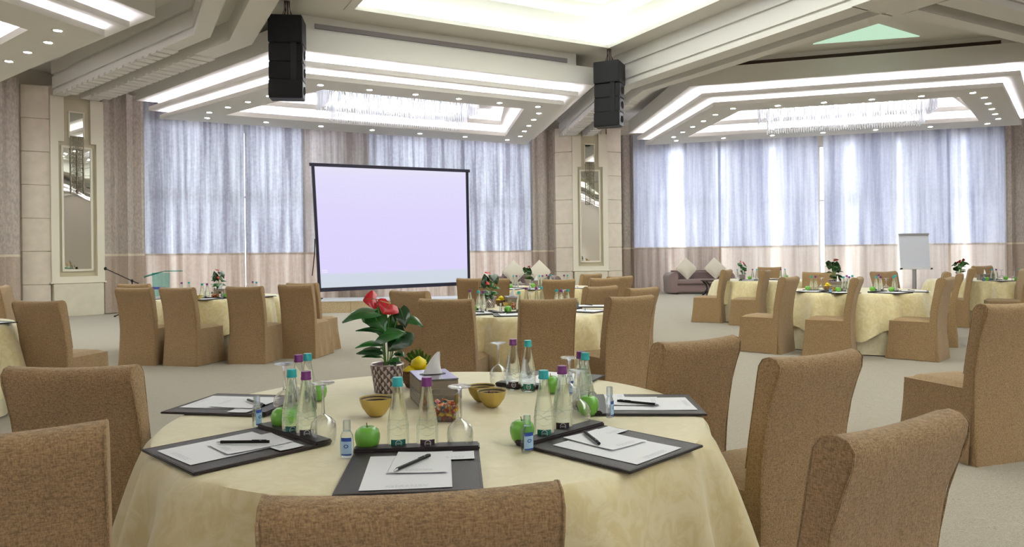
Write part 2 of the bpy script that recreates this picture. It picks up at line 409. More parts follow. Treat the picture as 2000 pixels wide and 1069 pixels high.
def canopy(n, k):
    c = struct(f'trim_{n}')
    z2, z1, z0 = 4.66, 4.836, 5.05
    ring(MB(), outline(.468), outline(-.05), z0, z0+.03, k).obj('tier_underside', M['white'], c)
    ring(MB(), outline(.468), outline(.43), z0+.03, 5.40, k).obj('top_fascia', M['white'], c)
    ring(MB(), outline(.468), outline(-.6), 5.40, 5.44, k).obj('top_cover', M['white'], c)
    ring(MB(), outline(.2256), outline(.19), z1, z1+.095, k).obj('cove_lip', M['white'], c)
    ring(MB(), outline(.19), outline(-.26), z1, z1+.02, k).obj('cove_tray', M['white'], c)
    ring(MB(), outline(.03), outline(-.04), z1+.02, z0, k).obj('cove_riser', M['white'], c)
    ring(MB(), outline(.12), outline(.07), z1+.022, z1+.04, k).obj('light_strip', M['cove'], c)
    ring(MB(), outline(0), outline(-.035), z2, z2+.095, k).obj('cove_lip', M['white'], c)
    ring(MB(), outline(-.2), outline(-.26), z2+.02, z1, k).obj('cove_riser', M['white'], c)
    ring(MB(), outline(-.10), outline(-.15), z2+.022, z2+.04, k).obj('light_strip', M['cove'], c)
    ring(MB(), outline(-.035), opening(.03), z2, z2+.02, k).obj('soffit', M['white'], c)
    ring(MB(), opening(.03), opening(0), z2, z2+.11, k).obj('inner_lip', M['white'], c)
    ring(MB(), opening(.24), opening(.2), z2+.02, 4.93, k).obj('inner_riser', M['white'], c)
    ring(MB(), opening(.13), opening(.08), z2+.022, z2+.04, k).obj('light_strip', M['cove'], c)
    ring(MB(), opening(.24), opening(-.28), 4.93, 4.95, k).obj('inner_tray', M['white'], c)
    ring(MB(), opening(-.25), opening(-.28), 4.95, 5.03, k).obj('inner_lip', M['white'], c)
    ring(MB(), opening(0), opening(-.04), 4.95, 5.25, k).obj('inner_riser', M['white'], c)
    ring(MB(), opening(-.12), opening(-.17), 4.952, 4.97, k).obj('light_strip', M['cove'], c)
    MB().prism(opening(.02), 5.25, 5.28, Tk(k)).obj('inner_top', M['white'], c)
    # bulkhead with the air slot
    h = HF+.1
    MB().box(-h, 11.12, 5.44, h, 11.9, ZC, Tk(k)).obj('bulkhead', M['white'], c)
    MB().box(-h+.25, 11.09, *((5.5,) if k == 0 else (5.46,)), h-.25, 11.13, *((5.585,) if k == 0 else (5.53,)), Tk(k)).obj('air_slot', M['vent'] if k == 0 else M['ventdark'], c)
    return c
for n, k in ((1, 0), (2, 1), (3, -1), (12, 2), (13, -2), (14, 3), (15, -3), (16, 4)): canopy(n, k)
# downlights in the canopies
def lens_mesh():
    return MB().lathe([(.001, -.004), (.052, -.004), (.055, 0)], 14, cap=False).mesh('lens', M['spot'])
def rim_mesh():
    return MB().lathe([(.055, 0), (.058, -.008), (.082, -.008), (.085, 0.0)], 14, cap=False).mesh('rim', M['spotrim'])
LM, RM = lens_mesh(), rim_mesh()
ORD = ['first', 'second', 'third', 'fourth', 'fifth', 'sixth', 'seventh', 'eighth', 'ninth', 'tenth']
def downlight(p, label, group, s=1.0):
    o = thing('downlight', label, 'downlight', p, 0, group); o.scale = (s, s, s)
    link('lens', LM, o); link('trim_ring', RM, o); return o
CAN = {0: 'screen canopy', 1: 'window bay canopy', -1: 'corner canopy'}
SL_ = {(0, -1): 'near-pier', (0, 1): 'far-pier', (1, -1): 'far-pier', (1, 1): 'picture-edge', (-1, -1): 'outer', (-1, 1): 'near-pier'}
for k in (0, 1, -1):
    g = 'downlights in the '+CAN[k]
    for i in range(6):
        downlight(W(k, -2.45+.98*i, 11.9, 4.66), f'round downlight, {ORD[i]} of six along the front edge of the {CAN[k]}', g)
    for i in range(7):
        downlight(W(k, -4.05+1.35*i, 16.4, 4.66), f'round downlight, {ORD[i]} of seven along the curtain edge of the {CAN[k]}', g)
    for s_, nm in ((-1, 'screen-left' if k == 0 else 'pier side'), (1, 'far')):
        for i in range(5):
            r_ = 12.55+.78*i; t_ = s_*(2.75+SL*(r_-12.28))
            downlight(W(k, t_, r_, 4.66), f'round downlight, {ORD[i]} from the front on the {SL_[k, s_]} slant of the {CAN[k]}', g)

# ------------------------------------------------------------ double beams
def beam(n, k, side, r0):
    c = struct(f'trim_{n}')
    P = [Vector((4.33, r0)), Vector((4.33, 10.8)), Vector((6.75, 17.0))]
    d2 = (P[2]-P[1]).normalized(); n2 = Vector((d2.y, -d2.x)); n1 = Vector((1, 0))
    m = (n1+n2)/(1+n1.dot(n2))
    def at(i, s): return P[i]+(n1, m, n2)[i]*s
    def layer(mb, s0, s1, z0, z1):
        vs = []
        for i in range(3):
            for s, z in ((s0, z0), (s1, z0), (s1, z1), (s0, z1)):
                q = at(i, s); vs.append(W(k, side*q.x, q.y, z))
        f = [(0, 1, 2, 3), (8, 9, 10, 11)]
        for i in range(2):
            for a in range(4):
                b = (a+1) % 4; f.append((i*4+a, i*4+b, i*4+4+b, i*4+4+a))
        return mb.add(vs, f)
    for nm, q in (('inner_ridge', -1), ('outer_ridge', 1)):
        a, b = (-.49, -.08) if q < 0 else (.51, .22)
        mb = MB()
        for (ins, z0, z1) in ((0, 5.46, ZC), (.05, 5.40, 5.46), (.015, 5.14, 5.40), (.06, 5.10, 5.14), (.03, 5.0, 5.10)):
            s0 = a-q*ins
            layer(mb, min(s0, b), max(s0, b), z0, z1)
        mb.obj(nm, M['white'], c)
        # ribs under the ridge near the pier
        rb = None
        Lr = (P[2]-P[1]).length
        for i in range(17):
            u = 1.3+i*.29
            cc = P[1]+d2*u
            q0, q1 = sorted((a-q*.03, b))
            vs = []
            for s, dd in ((q0, -.1), (q1, -.1), (q1, .1), (q0, .1)):
                pt = cc+n2*s+d2*dd; vs.append(W(k, side*pt.x, pt.y))
            dp = .03+.03*i/16
            vv = [Vector((p.x, p.y, 5.0-dp)) for p in vs]+[Vector((p.x, p.y, 5.0)) for p in vs]
            MB().add(vv, [(0, 1, 2, 3), (4, 5, 6, 7), (0, 1, 5, 4), (1, 2, 6, 5), (2, 3, 7, 6), (3, 0, 4, 7)]).obj('rib', M['white'], c)
    layer(MB(), -.08, .22, 5.34, 5.38).obj('channel_top', M['white'], c)
    return c
beam(4, 0, -1, 4.9); beam(5, 0, 1, 4.9); beam(6, 2, -1, 4.9)
tag(MB().box(3.84, 3.6, 5.0, 4.86, 4.92, ZC, Tk(0)).obj('trim_11', M['white']), kind='structure')
# triangular ceiling between the beams of the flip chart bay
tri = struct('trim_7')
MB().prism([(0, 7.2), (4.1, 11.3), (-4.1, 11.3)], 5.63, 5.66, Tk(1)).obj('triangle_soffit', M['white'], tri)
mint = MB().prism([(p.x, p.y) for p in (unproj(1588, 86, 5.62), unproj(1796, 71, 5.62), unproj(1716, 47, 5.62))], 5.612, 5.629)
mint.obj('mint_recess_glow', emit('mint_glow', 'BFE0C4', .42), tri)  # flat glowing sheet in place of a green-lit ceiling recess

# ------------------------------------------------------------ walls, windows, curtains
WR = {0: 17.64, 1: 18.84, -1: 17.5, 2: 18.2, -2: 18.0, 3: 18.0, -3: 18.0, 4: 18.0}
SIDE = {0: 'north', 1: 'northeast', -1: 'northwest', 2: 'east', -2: 'west', 3: 'southeast', -3: 'southwest', 4: 'south'}
OPEN = {0: [(284, 455), (473, 640), (728, 872), (888, 1036)], 1: [(1236, 1392), (1404, 1590), (1600, 1762), (1774, 1962)]}
wn = 0
for k in range(-3, 5):
    r = WR[k]; th = .3; o = .42
    mb = MB(); T = Tk(k)
    ops = [(t_at(a, k, r+o), t_at(b, k, r+o)) for a, b in OPEN.get(k, [])]
    x = -8.6
    for a, b in ops:
        mb.box(x, r+o, 0, a, r+o+th, 6.4, T); mb.box(a, r+o, 0, b, r+o+th, .12, T); mb.box(a, r+o, 4.7, b, r+o+th, 6.4, T); x = b
    mb.box(x, r+o, 0, 8.6, r+o+th, 6.4, T)
    tag(mb.obj('wall_'+SIDE[k], M['wall']), kind='structure')
    bb = MB().box(-8.2, r+o-.03, 0, 8.2, r+o, .14, T).obj('baseboard_'+SIDE[k], M['cream']); tag(bb, kind='structure')
    for a, b in ops:
        wn += 1
        wd = struct(f'window_{wn}')
        mb = MB()
        for q in (a, b-.06): mb.box(q, r+o+.1, .12, q+.06, r+o+.16, 4.7, T)
        for z in (.12, 4.64): mb.box(a, r+o+.1, z, b, r+o+.16, z+.06, T)
        mb.obj('window_frame', M['white'], wd)
        m_ = (a+b)/2
        MB().box(m_-.03, r+o+.1, .18, m_+.03, r+o+.16, 4.64, T).obj('mullion', M['white'], wd)
        MB().box(a+.06, r+o+.1, 2.9, b-.06, r+o+.16, 2.96, T).obj('transom', M['white'], wd)
SEAM = {0: 1.406, 1: 1.468, -1: 1.406}
def curtain(k, t0, t1, r, zt, mats, label, group, amp=.07, lam=.4, seed=0, cat='curtain', name='sheer_curtain', zb=.02):
    rnd = random.Random(seed)
    ph = [rnd.uniform(0, 6.28) for _ in range(6)]
    def fold(t):
        u = t+.06*math.sin(t*2.3+ph[0])
        return amp*(math.sin(2*math.pi*u/lam+ph[1])*.6+math.sin(2*math.pi*u/(lam*1.73)+ph[2])*.45+math.sin(2*math.pi*u/(lam*.55)+ph[3])*.18)
    n = max(8, int((t1-t0)/(lam/7)))
    ts = [t0+(t1-t0)*i/n for i in range(n+1)]
    c = thing(name, label, cat, W(k, (t0+t1)/2, r), 0, group)
    O = c.location
    zs = SEAM[k]
    def sheet(za, zb_, off=0, flare=0):
        rows = []
        for j in range(4):
            z = za+(zb_-za)*j/3
            am = 1+.25*(1-z/zt)
            rows.append([W(k, t, r+fold(t)*am-off, z)-O for t in ts])
        return MB().grid(rows)
    sheet(zs, zt).obj('upper_fabric', mats[0], c, smooth=True)
    sheet(zb, zs).obj('lower_fabric', mats[1], c, smooth=True)
    sheet(zs-.02, zs+.035, .006).obj('seam_band', mats[2], c, smooth=True)
    return c
D_ = (M['drape'], M['drape_low'], M['seam'])
B_ = (M['sheer_b'], M['sheer_low'], M['sheer_lowb']); G_ = (M['sheer_dim'], M['sheer_low'], M['sheer_lowb'])
P_ = (M['sheer_w'], M['sheer_lowb'], M['sheer_lowb'])
def cur(k, a, b, mats, label, group, **kw):
    r = WR[k]
    if a > b: a, b = b, a
    ta, tb = sorted((t_at(a, k, r), t_at(b, k, r)))
    return curtain(k, ta, tb, r, 5.3, mats, label, group, **kw)
gs, gd = 'sheer curtains in front of the windows', 'taupe drapes beside the piers'
cur(0, 205, 286, D_, 'heavy taupe drape hanging beside the near pier, behind the microphone stand', gd, seed=1, amp=.08, lam=.3, name='drape')
cur(0, 281, 470, B_, 'pale blue and beige sheer curtain behind the glass lectern', gs, seed=2)
cur(0, 470, 479, B_, 'very narrow sheer curtain strip between two bright slits', gs, seed=3, amp=.02)
cur(0, 479.9, 597, B_, 'pale blue and beige sheer curtain just before the screen, beside the bright slit', gs, seed=4)
cur(0, 592, 727, G_, 'sheer curtain toned browner for missing backlight, partly behind the black edge of the screen', gs, seed=5)
cur(0, 722, 910, B_, 'bluish sheer curtain hidden mostly behind the projection screen', gs, seed=6)
cur(0, 905, 1041, B_, 'bluish sheer curtain between the screen and the taupe drape by the far pier', gs, seed=7)
cur(0, 1036, 1100, D_, 'heavy taupe drape hanging at the screen side of the far pier', gd, seed=8, amp=.1, lam=.36, name='drape')
cur(1, 1186, 1239, D_, 'narrow taupe drape at the sofa side of the far pier', gd, seed=9, amp=.06, lam=.3, name='drape')
cur(1, 1234, 1409, (M['sheer_w'], M['sheer_low'], M['sheer_lowb']), 'lilac sheer curtain behind the sofa', gs, seed=10, lam=.55)
cur(1, 1404, 1599, P_, 'lilac sheer curtain behind the table beside the sofa, ending at the bright gap', gs, seed=11, lam=.55)
cur(1, 1610, 1857, P_, 'pale blue sheer curtain behind the flip chart, starting at the bright gap', gs, seed=12, lam=.55)
cur(1, 1852, 1971, P_, 'pale blue sheer curtain beyond the flip chart next to the last drape', gs, seed=13, lam=.55)
cur(1, 1966, 2060, D_, 'taupe drape closing the window wall beyond the flip chart', gd, seed=14, amp=.08, lam=.3, name='drape')
cur(-1, -60, 49, D_, 'heavy grey taupe drape on the adjoining wall beside the near pier', gd, seed=15, amp=.1, lam=.36, name='drape')
# unseen strips added to dim the sheers of the flip chart bay, leaving bright columns
for i, (a, b) in enumerate(((1240, 1304), (1336, 1403), (1424, 1504), (1519, 1599), (1611, 1652), (1672, 1748), (1770, 1868), (1890, 1966))):
    r = WR[1]+.17
    ta, tb = sorted((t_at(a, 1, r), t_at(b, 1, r)))
    mb = MB(); n = int((tb-ta)/.05)
    rows = [[W(1, ta+(tb-ta)*q/n, r+.03*math.sin(q*.9+i), z) for q in range(n+1)] for z in (.05, 5.2)]
    mb.grid(rows)
    o = mb.obj('dimming_strip', M['dimming_layer'], smooth=True)
    tag(o, f'added light-dimming strip behind the sheers of the flip chart bay, {ORD[i]} from the far pier', 'curtain', 'added dimming strips of the flip chart bay')

# ------------------------------------------------------------ stone piers with mirrors
def pier(n, px, py, vertex_k, which):
    P = unproj(px, py)
    nrm = (Vector((CX, CY, 0))-P).normalized()
    ang = math.atan2(nrm.x, -nrm.y)       # local -y faces the room
    c = struct(f'trim_{n}', P); c.rotation_euler.z = ang
    # local: +x image right when seen from the room, -y towards the room
    MB().box(-.54, .12, 0, .54, .9, 5.3).obj('core', M['stone'], c)
    H = .753
    for s in (-1, 1):
        for i in range(7):
            g = .006
            pts = [(s*.56, .05), (s*1.06, .26), (s*1.06, .85), (s*.545, .85)]
            if s < 0: pts = pts[::-1]
            MB().prism(pts, i*H+g, min((i+1)*H-g, 5.3)).obj('stone_block', M['stone'], c, bevel=.008, seg=1)
        MB().prism([(s*.6, .08), (s*1.045, .275), (s*1.045, .8), (s*.6, .8)], 0, 5.28).obj('joint_bed', M['bevel'], c)
    MB().box(-.53, -.04, 0, .53, .3, .76).obj('plinth', M['plinth'], c, bevel=.01)
    fr_ = MB()
    for s in (-1, 1):
        x0, x1 = sorted((s*.40, s*.56)); fr_.box(x0, -.02, .92, x1, .12, 4.03)
        x0, x1 = sorted((s*.28, s*.56)); fr_.box(x0, -.02, 4.03, x1, .12, 5.06)
    fr_.box(-.56, -.02, .80, .56, .12, .92)
    fr_.obj('panel_frame', M['frame'], c)
    MB().box(-.59, -.05, .765, .59, .1, .80).obj('sill', M['frame'], c, bevel=.006)
    MB().box(-.42, .06, .92, .42, .1, 4.04).box(-.29, .06, 4.03, .29, .1, 5.06).obj('back_panel', M['bevel'], c)
    b = MB()
    for s in (-1, 1):
        x0, x1 = sorted((s*.285, s*.33)); b.box(x0, .03, 1.04, x1, .065, 3.95)
        x0, x1 = sorted((s*.14, s*.17)); b.box(x0, .03, 4.14, x1, .065, 4.76)
    b.box(-.33, .03, 1.04, .33, .065, 1.09).box(-.33, .03, 3.9, .33, .065, 3.95).box(-.17, .03, 4.73, .17, .065, 4.76)
    b.obj('mirror_frame', M['frame'], c)
    rows = [[Vector((-.285+.57*i/6, .052+.004*math.sin(z*3.1+i*.4), z)) for i in range(7)] for z in [1.09+2.81*j/16 for j in range(17)]]
    MB().grid(rows).obj('mirror', M['mirror'], c, smooth=True)
    MB().box(-.14, .045, 4.17, .14, .055, 4.73).obj('mirror', M['mirror'], c)
    l = MB(); z0, z1 = 2.85, 4.18; y0, y1 = .012, .03; w_ = .009
    for x in (-.135, .135, 0): l.box(x-w_, y0, z0, x+w_, y1, z1)
    nc = 13; hc = (z1-z0)/nc
    for i in range(nc+1): l.box(-.135, y0, z0+i*hc-.005, .135, y1, z0+i*hc+.005)
    for i in range(nc):
        for s in (-1, 1):
            zc = z0+(i+.5)*hc
            def bx(xa, xb, za, zb):
                xa, xb = sorted((s*xa, s*xb)); l.box(xa, y0, za, xb, y1, zb)
            bx(.03, .105, zc+.024, zc+.032); bx(.03, .038, zc-.03, zc+.03); bx(.03, .085, zc-.032, zc-.024); bx(.078, .085, zc-.03, zc+.006); bx(.055, .085, zc-.002, zc+.006)
    l.obj('lattice', M['lattice'], c)
    return c
pier(8, 155, 617.5, 0, 'near'); pier(9, 1155, 577.5, 0, 'far')
# ------------------------------------------------------------ chandeliers
def crystal_mat():
    m = bpy.data.materials.new('crystal_frost'); m.use_nodes = True; nt = m.node_tree
    nt.nodes.remove(nt.nodes['Principled BSDF'])
    t = nt.nodes.new('ShaderNodeBsdfTransparent'); d = nt.nodes.new('ShaderNodeBsdfTranslucent'); g = nt.nodes.new('ShaderNodeBsdfGlossy')
    d.inputs[0].default_value = (.93, .96, 1, 1); g.inputs['Roughness'].default_value = .12
    x = nt.nodes.new('ShaderNodeMixShader'); x.inputs[0].default_value = .3
    y = nt.nodes.new('ShaderNodeMixShader'); y.inputs[0].default_value = .5
    nt.links.new(d.outputs[0], x.inputs[1]); nt.links.new(g.outputs[0], x.inputs[2])
    nt.links.new(t.outputs[0], y.inputs[1]); nt.links.new(x.outputs[0], y.inputs[2])
    nt.links.new(y.outputs[0], nt.nodes['Material Output'].inputs[0]); return m
M['crystal'] = crystal_mat()
def chandelier(k, tc, rc, Lh, label):
    c = thing('chandelier', label, 'chandelier', W(k, tc, rc, 5.2), 0, 'long crystal chandeliers')
    O = c.location
    def T(v): return W(k, tc+v.x, rc+v.y, 5.2+v.z)-O
    MB().box(-Lh, -.45, .0, Lh, .45, .05, T).obj('ceiling_plate', M['steel'], c)
    rnd = random.Random(3)
    mb = MB(); lo = MB()
    def rods(mb, hx, hy, zt, zb, step):
        n = int(2*hx/step)
        for i in range(n+1):
            x = -hx+2*hx*i/n
            for y in (-hy, hy):
                l = zb+rnd.uniform(-.015, .015); mb.box(x-.011, y-.011, l, x+.011, y+.011, zt, T)
        n = int(2*hy/step)
        for i in range(1, n):
            y = -hy+2*hy*i/n
            for x in (-hx, hx):
                mb.box(x-.011, y-.011, zb, x+.011, y+.011, zt, T)
    rods(mb, Lh, .5, -.02, -.55, .055); rods(mb, Lh-.02, .46, -.04, -.5, .08)
    rods(lo, Lh-.22, .3, -.3, -.8, .055)
    tag(mb.obj('crystal_curtain', M['crystal'], c), kind='stuff')
    tag(lo.obj('lower_crystal_curtain', M['crystal'], c), kind='stuff')
    for i in range(12):
        x = -Lh+.3+(2*Lh-.6)*i/11
        MB().lathe([(.001, -.42), (.03, -.4), (.03, -.2), (.001, -.18)], 8, (x, 0, 0), T, cap=False).obj('lamp', M['lamp'], c)
    MB().box(-Lh, -.012, -.1, Lh, .012, 0, T).obj('lamp_rail', M['steel'], c)
    return c
def tk(px, py, z, k): return TR(k, unproj(px, py, z))
chandelier(0, -.12, 13.9, 1.8, 'long rectangular crystal rod chandelier hanging inside the canopy above the projection screen')
chandelier(1, .2, 14.1, 2.0, 'long rectangular crystal rod chandelier hanging inside the canopy before the flip chart window wall')

# ------------------------------------------------------------ hanging loudspeaker arrays
def line_array(px, y0, y1, wpx, rz, label):
    k = 0
    # distance from its width, hung from the ceiling
    D = 12.5 if px < 900 else 15.6
    X = ray(px)*D; yh = HY-ROLL*(px-1000)
    zt = CH+(yh-y0)*D/F; zb = CH+(yh-y1)*D/F
    c = thing('line_array_loudspeaker', label, 'loudspeaker', (X, D, zt), rz, 'black loudspeaker arrays hung from the ceiling')
    Wd = .56; H = zt-zb; h0 = H*.33
    MB().box(-Wd/2, -.25, -h0, Wd/2, .27, 0).obj('top_cabinet', M['black'], c, bevel=.012)
    MB().box(-Wd/2+.02, .27, -h0+.02, Wd/2-.02, .285, -.02).obj('grille', M['blackm'], c)
    n = 3; y = 0
    for i in range(n):
        a = -h0-(H-h0)*i/n; b = -h0-(H-h0)*(i+1)/n
        off = -.02*(i*i)*.6
        MB().add([(-Wd/2, -.2+off, a-.005), (Wd/2, -.2+off, a-.005), (Wd/2, .2+off*1.5, a-.005), (-Wd/2, .2+off*1.5, a-.005),
                  (-Wd/2, -.2+off-.01, b), (Wd/2, -.2+off-.01, b), (Wd/2, .17+off*2.2, b), (-Wd/2, .17+off*2.2, b)],
                 [(0, 1, 2, 3), (4, 5, 6, 7), (0, 1, 5, 4), (1, 2, 6, 5), (2, 3, 7, 6), (3, 0, 4, 7)]).obj('cabinet', M['black'], c, bevel=.012)
        MB().lathe([(.001, 0), (.07, .0), (.08, .012), (.085, .0)], 14, (0, 0, 0), lambda v: Vector((v.z+Wd/2, v.x*.9+off, v.y*.9+(a+b)/2)), cap=False).obj('driver', M['blackm'], c)
        MB().lathe([(.001, 0), (.07, .0), (.08, .012), (.085, .0)], 14, (0, 0, 0), lambda v: Vector((-v.z-Wd/2, v.x*.9+off, v.y*.9+(a+b)/2)), cap=False).obj('driver', M['blackm'], c)
    MB().box(-Wd/2+.36, -.23, -H+.0, Wd/2-.1, -.2, -h0).obj('rear_channel', M['blackm'], c)
    up = ZC-zt
    mb = MB()
    for i in range(9):
        a = (i-4)*.012
        mb.tube([(a*2.2, .02*math.sin(i), 0), (a+.01*math.sin(i*2), .01*math.cos(i), up*.5), (a*.9, 0, up)], .006, 5)
    mb.obj('rigging_cable', M['wire'], c)
    MB().box(-.1, -.12, 0, .1, .12, .03).obj('rigging_frame', M['steel'], c)
    return c
line_array(566, 37, 197, 66, R(8), 'black loudspeaker array hanging in front of the screen canopy corner')
line_array(1194, 124, 250, 52, R(-24), 'black loudspeaker array hanging near the far pier, seen from its side')

# ------------------------------------------------------------ stage and projection screen
sa, sb = unproj(600, 612.5), unproj(935, 606.5)
sd = (sb-sa); sL = sd.length; sang = math.atan2(sd.y, sd.x)
st = thing('stage', 'low stage platform with tan carpeted front under the projection screen', 'stage', sa, sang)
npan = 4
for i in range(npan):
    MB().box(sL*i/npan+.004, 0, 0, sL*(i+1)/npan-.004, .04, .265).obj('front_panel', M['stagestone'], st)
MB().box(-.02, -.015, .265, sL+.02, 1.1, .295).obj('stage_top', M['stagetop'], st)
MB().box(.02, .05, 0, sL-.02, 1.05, .264).obj('substructure', M['black'], st)
BL, TL = unproj(621, 570, .5), None
def at_depth(px, py, D):
    x, y = px-1000, py-HY; c, s = math.cos(ROLL), math.sin(ROLL)
    u, v = c*x-s*y, s*x+c*y
    return Vector((u/F*D, D, CH-v/F*D))
BL = at_depth(621.5, 570, 17.3); TL = at_depth(607.5, 318, 16.75); TRc = at_depth(913.5, 331, 18.25); BR = at_depth(917.5, 556.5, 18.9)
scr = thing('projection_screen', 'large projection screen with black border showing a plain lavender image', 'screen', (BL+BR)/2)
O = scr.location
nrm = (BR-BL).cross(TL-BL).normalized()
if nrm.y > 0: nrm = -nrm
def P4(u, v, off=0):
    return BL*(1-u)*(1-v)+BR*u*(1-v)+TL*(1-u)*v+TRc*u*v+nrm*off-O
def strip(u0, u1, v0, v1, o0, o1):
    mb = MB(); N = 8; vs = []
    for i in range(N+1):
        for j in range(2):
            if u1-u0 > v1-v0: u, v = u0+(u1-u0)*i/N, (v0, v1)[j]
            else: u, v = (u0, u1)[j], v0+(v1-v0)*i/N
            vs += [P4(u, v, o0), P4(u, v, o1)]
    f = []
    for i in range(N):
        a = i*4; b = a+4
        f += [(a, a+2, b+2, b), (a+1, b+1, b+3, a+3), (a, b, b+1, a+1), (a+2, a+3, b+3, b+2)]
    f += [(0, 1, 3, 2), (N*4, N*4+2, N*4+3, N*4+1)]
    return mb.add(vs, f)
me = bpy.data.meshes.new('projected_image')
me.from_pydata([P4(.015, .02, .02), P4(.985, .02, .02), P4(.985, .98, .02), P4(.015, .98, .02)], [], [(0, 1, 2, 3)])
uv = me.uv_layers.new(name='uv')
for i, c_ in enumerate(((0, 0), (1, 0), (1, 1), (0, 1))): uv.data[i].uv = c_
me.materials.append(M['screen']); link('projected_image', me, scr)
strip(0, 1, 0, 1, -.02, 0).obj('screen_back', M['screenframe'], scr)
for q in ((0, .017, 0, 1), (.983, 1, 0, 1)): strip(*q, 0, .045).obj('frame_side', M['screenframe'], scr)
strip(-.012, 1.01, .975, 1, 0, .05).obj('frame_top', M['screenframe'], scr)
strip(0, 1, 0, .03, 0, .045).obj('frame_bottom', M['screenframe'], scr)
for u in (.004, .99):
    p = P4(u, 0); zf = .295-O.z
    MB().tube([p, (p.x, p.y, zf)], .025, 8).obj('leg', M['black'], scr)
    MB().box(p.x-.03, p.y-.25, zf, p.x+.03, p.y+.25, zf+.03).obj('foot', M['black'], scr)
p = P4(-.005, .9); q = P4(-.03, .13)
MB().tube([P4(-.004, .42, .05), P4(-.012, .3, .06), q], .012, 6).obj('crank_rod', M['black'], scr)
cap = MB()
rnd = random.Random(5)
for row, (u1, vv) in enumerate(((.125, .165), (.165, .15))):
    u = .03
    while u < u1:
        w_ = rnd.uniform(.004, .009)
        if rnd.random() > .15:
            cap.add([P4(u, vv, .024), P4(u+w_*.8, vv, .024), P4(u+w_*.8, vv+.008, .024), P4(u, vv+.008, .024)], [(0, 1, 2, 3)])
        u += w_
tag(cap.obj('image_caption', emit('caption_white', 'EDE9FF', 1.05/2**EXPO), scr), kind='stuff')

# ------------------------------------------------------------ chairs
def chair_meshes():
    prof = [(.0, 0), (.004, .12), (.012, .3), (.016, .45), (.008, .56), (-.008, .68), (-.03, .79), (-.056, .87), (-.078, .925), (-.082, .955), (-.066, .975), (-.035, .982),
            (-.004, .972), (.016, .945), (.03, .88), (.048, .78), (.07, .66), (.088, .55), (.098, .45), (.1, .3), (.1, .12), (.1, 0)]
    cx_ = [sum(p[0] for p in prof)/len(prof)]
    cols = [(-.236, .014), (-.2350, .006), (-.231, .001), (-.215, 0), (-.15, 0), (-.075, 0), (0, 0), (.075, 0), (.15, 0), (.215, 0), (.231, .001), (.2350, .006), (.236, .014)]
    def mid(z):      # centreline of the back at height z
        for (a, b, c_) in ((0, .3, .055), (.3, .5, .057), (.5, .7, .04), (.7, .85, .005), (.85, 2, -.025)):
            if a <= z < b: return c_
        return 0
    rows = []
    for x, ins in cols:
        r_ = []
        for y, z in prof:
            m = mid(z); fl_ = 1+.07*max(0, (.45-z)/.45)**1.5
            sgn = 1 if y > m else -1
            yy = y-sgn*min(ins, abs(y-m)*.9)
            zz = z-(ins*.8 if z > .95 else 0)+(.010*(abs(x)/.236)**2 if z > .9 else 0)
            wr = .003*math.sin(z*31+x*9)*math.sin(x*17+z*5) if .1 < z < .9 else 0
            r_.append(Vector((x*fl_+.0, yy+wr-(.012*max(0, (.3-z)/.3) if y < m else 0), zz)))
        rows.append(r_)
    mb = MB().grid(rows); n = len(prof)
    mb.f.append(tuple(range(n))); mb.f.append(tuple(range((len(cols)-1)*n, len(cols)*n))[::-1])
    for j in range(len(cols)-1): mb.f.append((j*n, (j+1)*n, (j+1)*n+n-1, j*n+n-1))
    back = mb.mesh('backrest', M['chair'], True)
    pp = MB()
    for s in (-1, 1):
        pass
    pips = [MB().tube([(s*.2325*(1+.07*max(0, (.45-z)/.45)**1.5), y, z+.008*(z > .93)) for y, z in prof[1:18]], .0027, 5).mesh('piping', M['chair'], True) for s in (-1, 1)]
    sb_ = MB()
    N = 9; rws = []
    for j in range(N+1):
        v = j/N; rr = []
        for i in range(N+1):
            u = i/N; x = -.232+.464*u; y = .085+.445*v
            e = min(u, 1-u, 1-v)*9
            z = .455+.028*min(1, e)**.5+.008*math.sin(u*3.14)*math.sin(v*3.14)
            rr.append(Vector((x, y, z)))
        rws.append(rr)
    sb_.grid(rws)
    b0 = [(-.236, .085), (-.236, .53), (.236, .53), (.236, .085)]
    sb_.prism(b0, .395, .462)
    seat = sb_.mesh('seat', M['chair'], True)
    # skirt on three sides
    path = []
    for i in range(11): path.append((-.238, .03+.5*i/10, (-1, 0)))
    for i in range(11): path.append((-.238+.476*i/10, .532, (0, 1)))
    for i in range(11): path.append((.238, .53-.5*i/10, (1, 0)))
    rws = []
    for j in range(7):
        z = .42*(1-j/6)+.006; fl_ = (j/6)**1.4
        rr = []
        for i, (x, y, nn) in enumerate(path):
            wv = .012*math.sin(i*1.7+j*.3)*fl_
            o_ = .022*fl_+wv
            cx = 1 if i in (10, 11, 21, 22) else 0
            dx = nn[0]*o_; dy = nn[1]*o_
            if cx: dx += (-.014 if x < 0 else .014)*fl_; dy += .014*fl_
            rr.append(Vector((x+dx, y+dy, z)))
        rws.append(rr)
    sk = MB().grid(rws).mesh('skirt', M['chair'], True, fix=False)
    lg = [MB().box(x-.02, y-.02, 0, x+.02, y+.02, .4).mesh('leg', M['darkwood']) for x in (-.2, .2) for y in (.49,)]
    return [('backrest', back), ('seat', seat), ('skirt', sk), ('piping', pips[0]), ('piping', pips[1]), ('leg', lg[0]), ('leg', lg[1])]
CHM = chair_meshes()
def chair(loc, rz, label, group, s=1.0):
    o = thing('dining_chair', label, 'chair', loc, rz, group)
    for n, m in CHM: link(n, m, o)
    if s != 1: o.scale = (s, s, s)
    return o
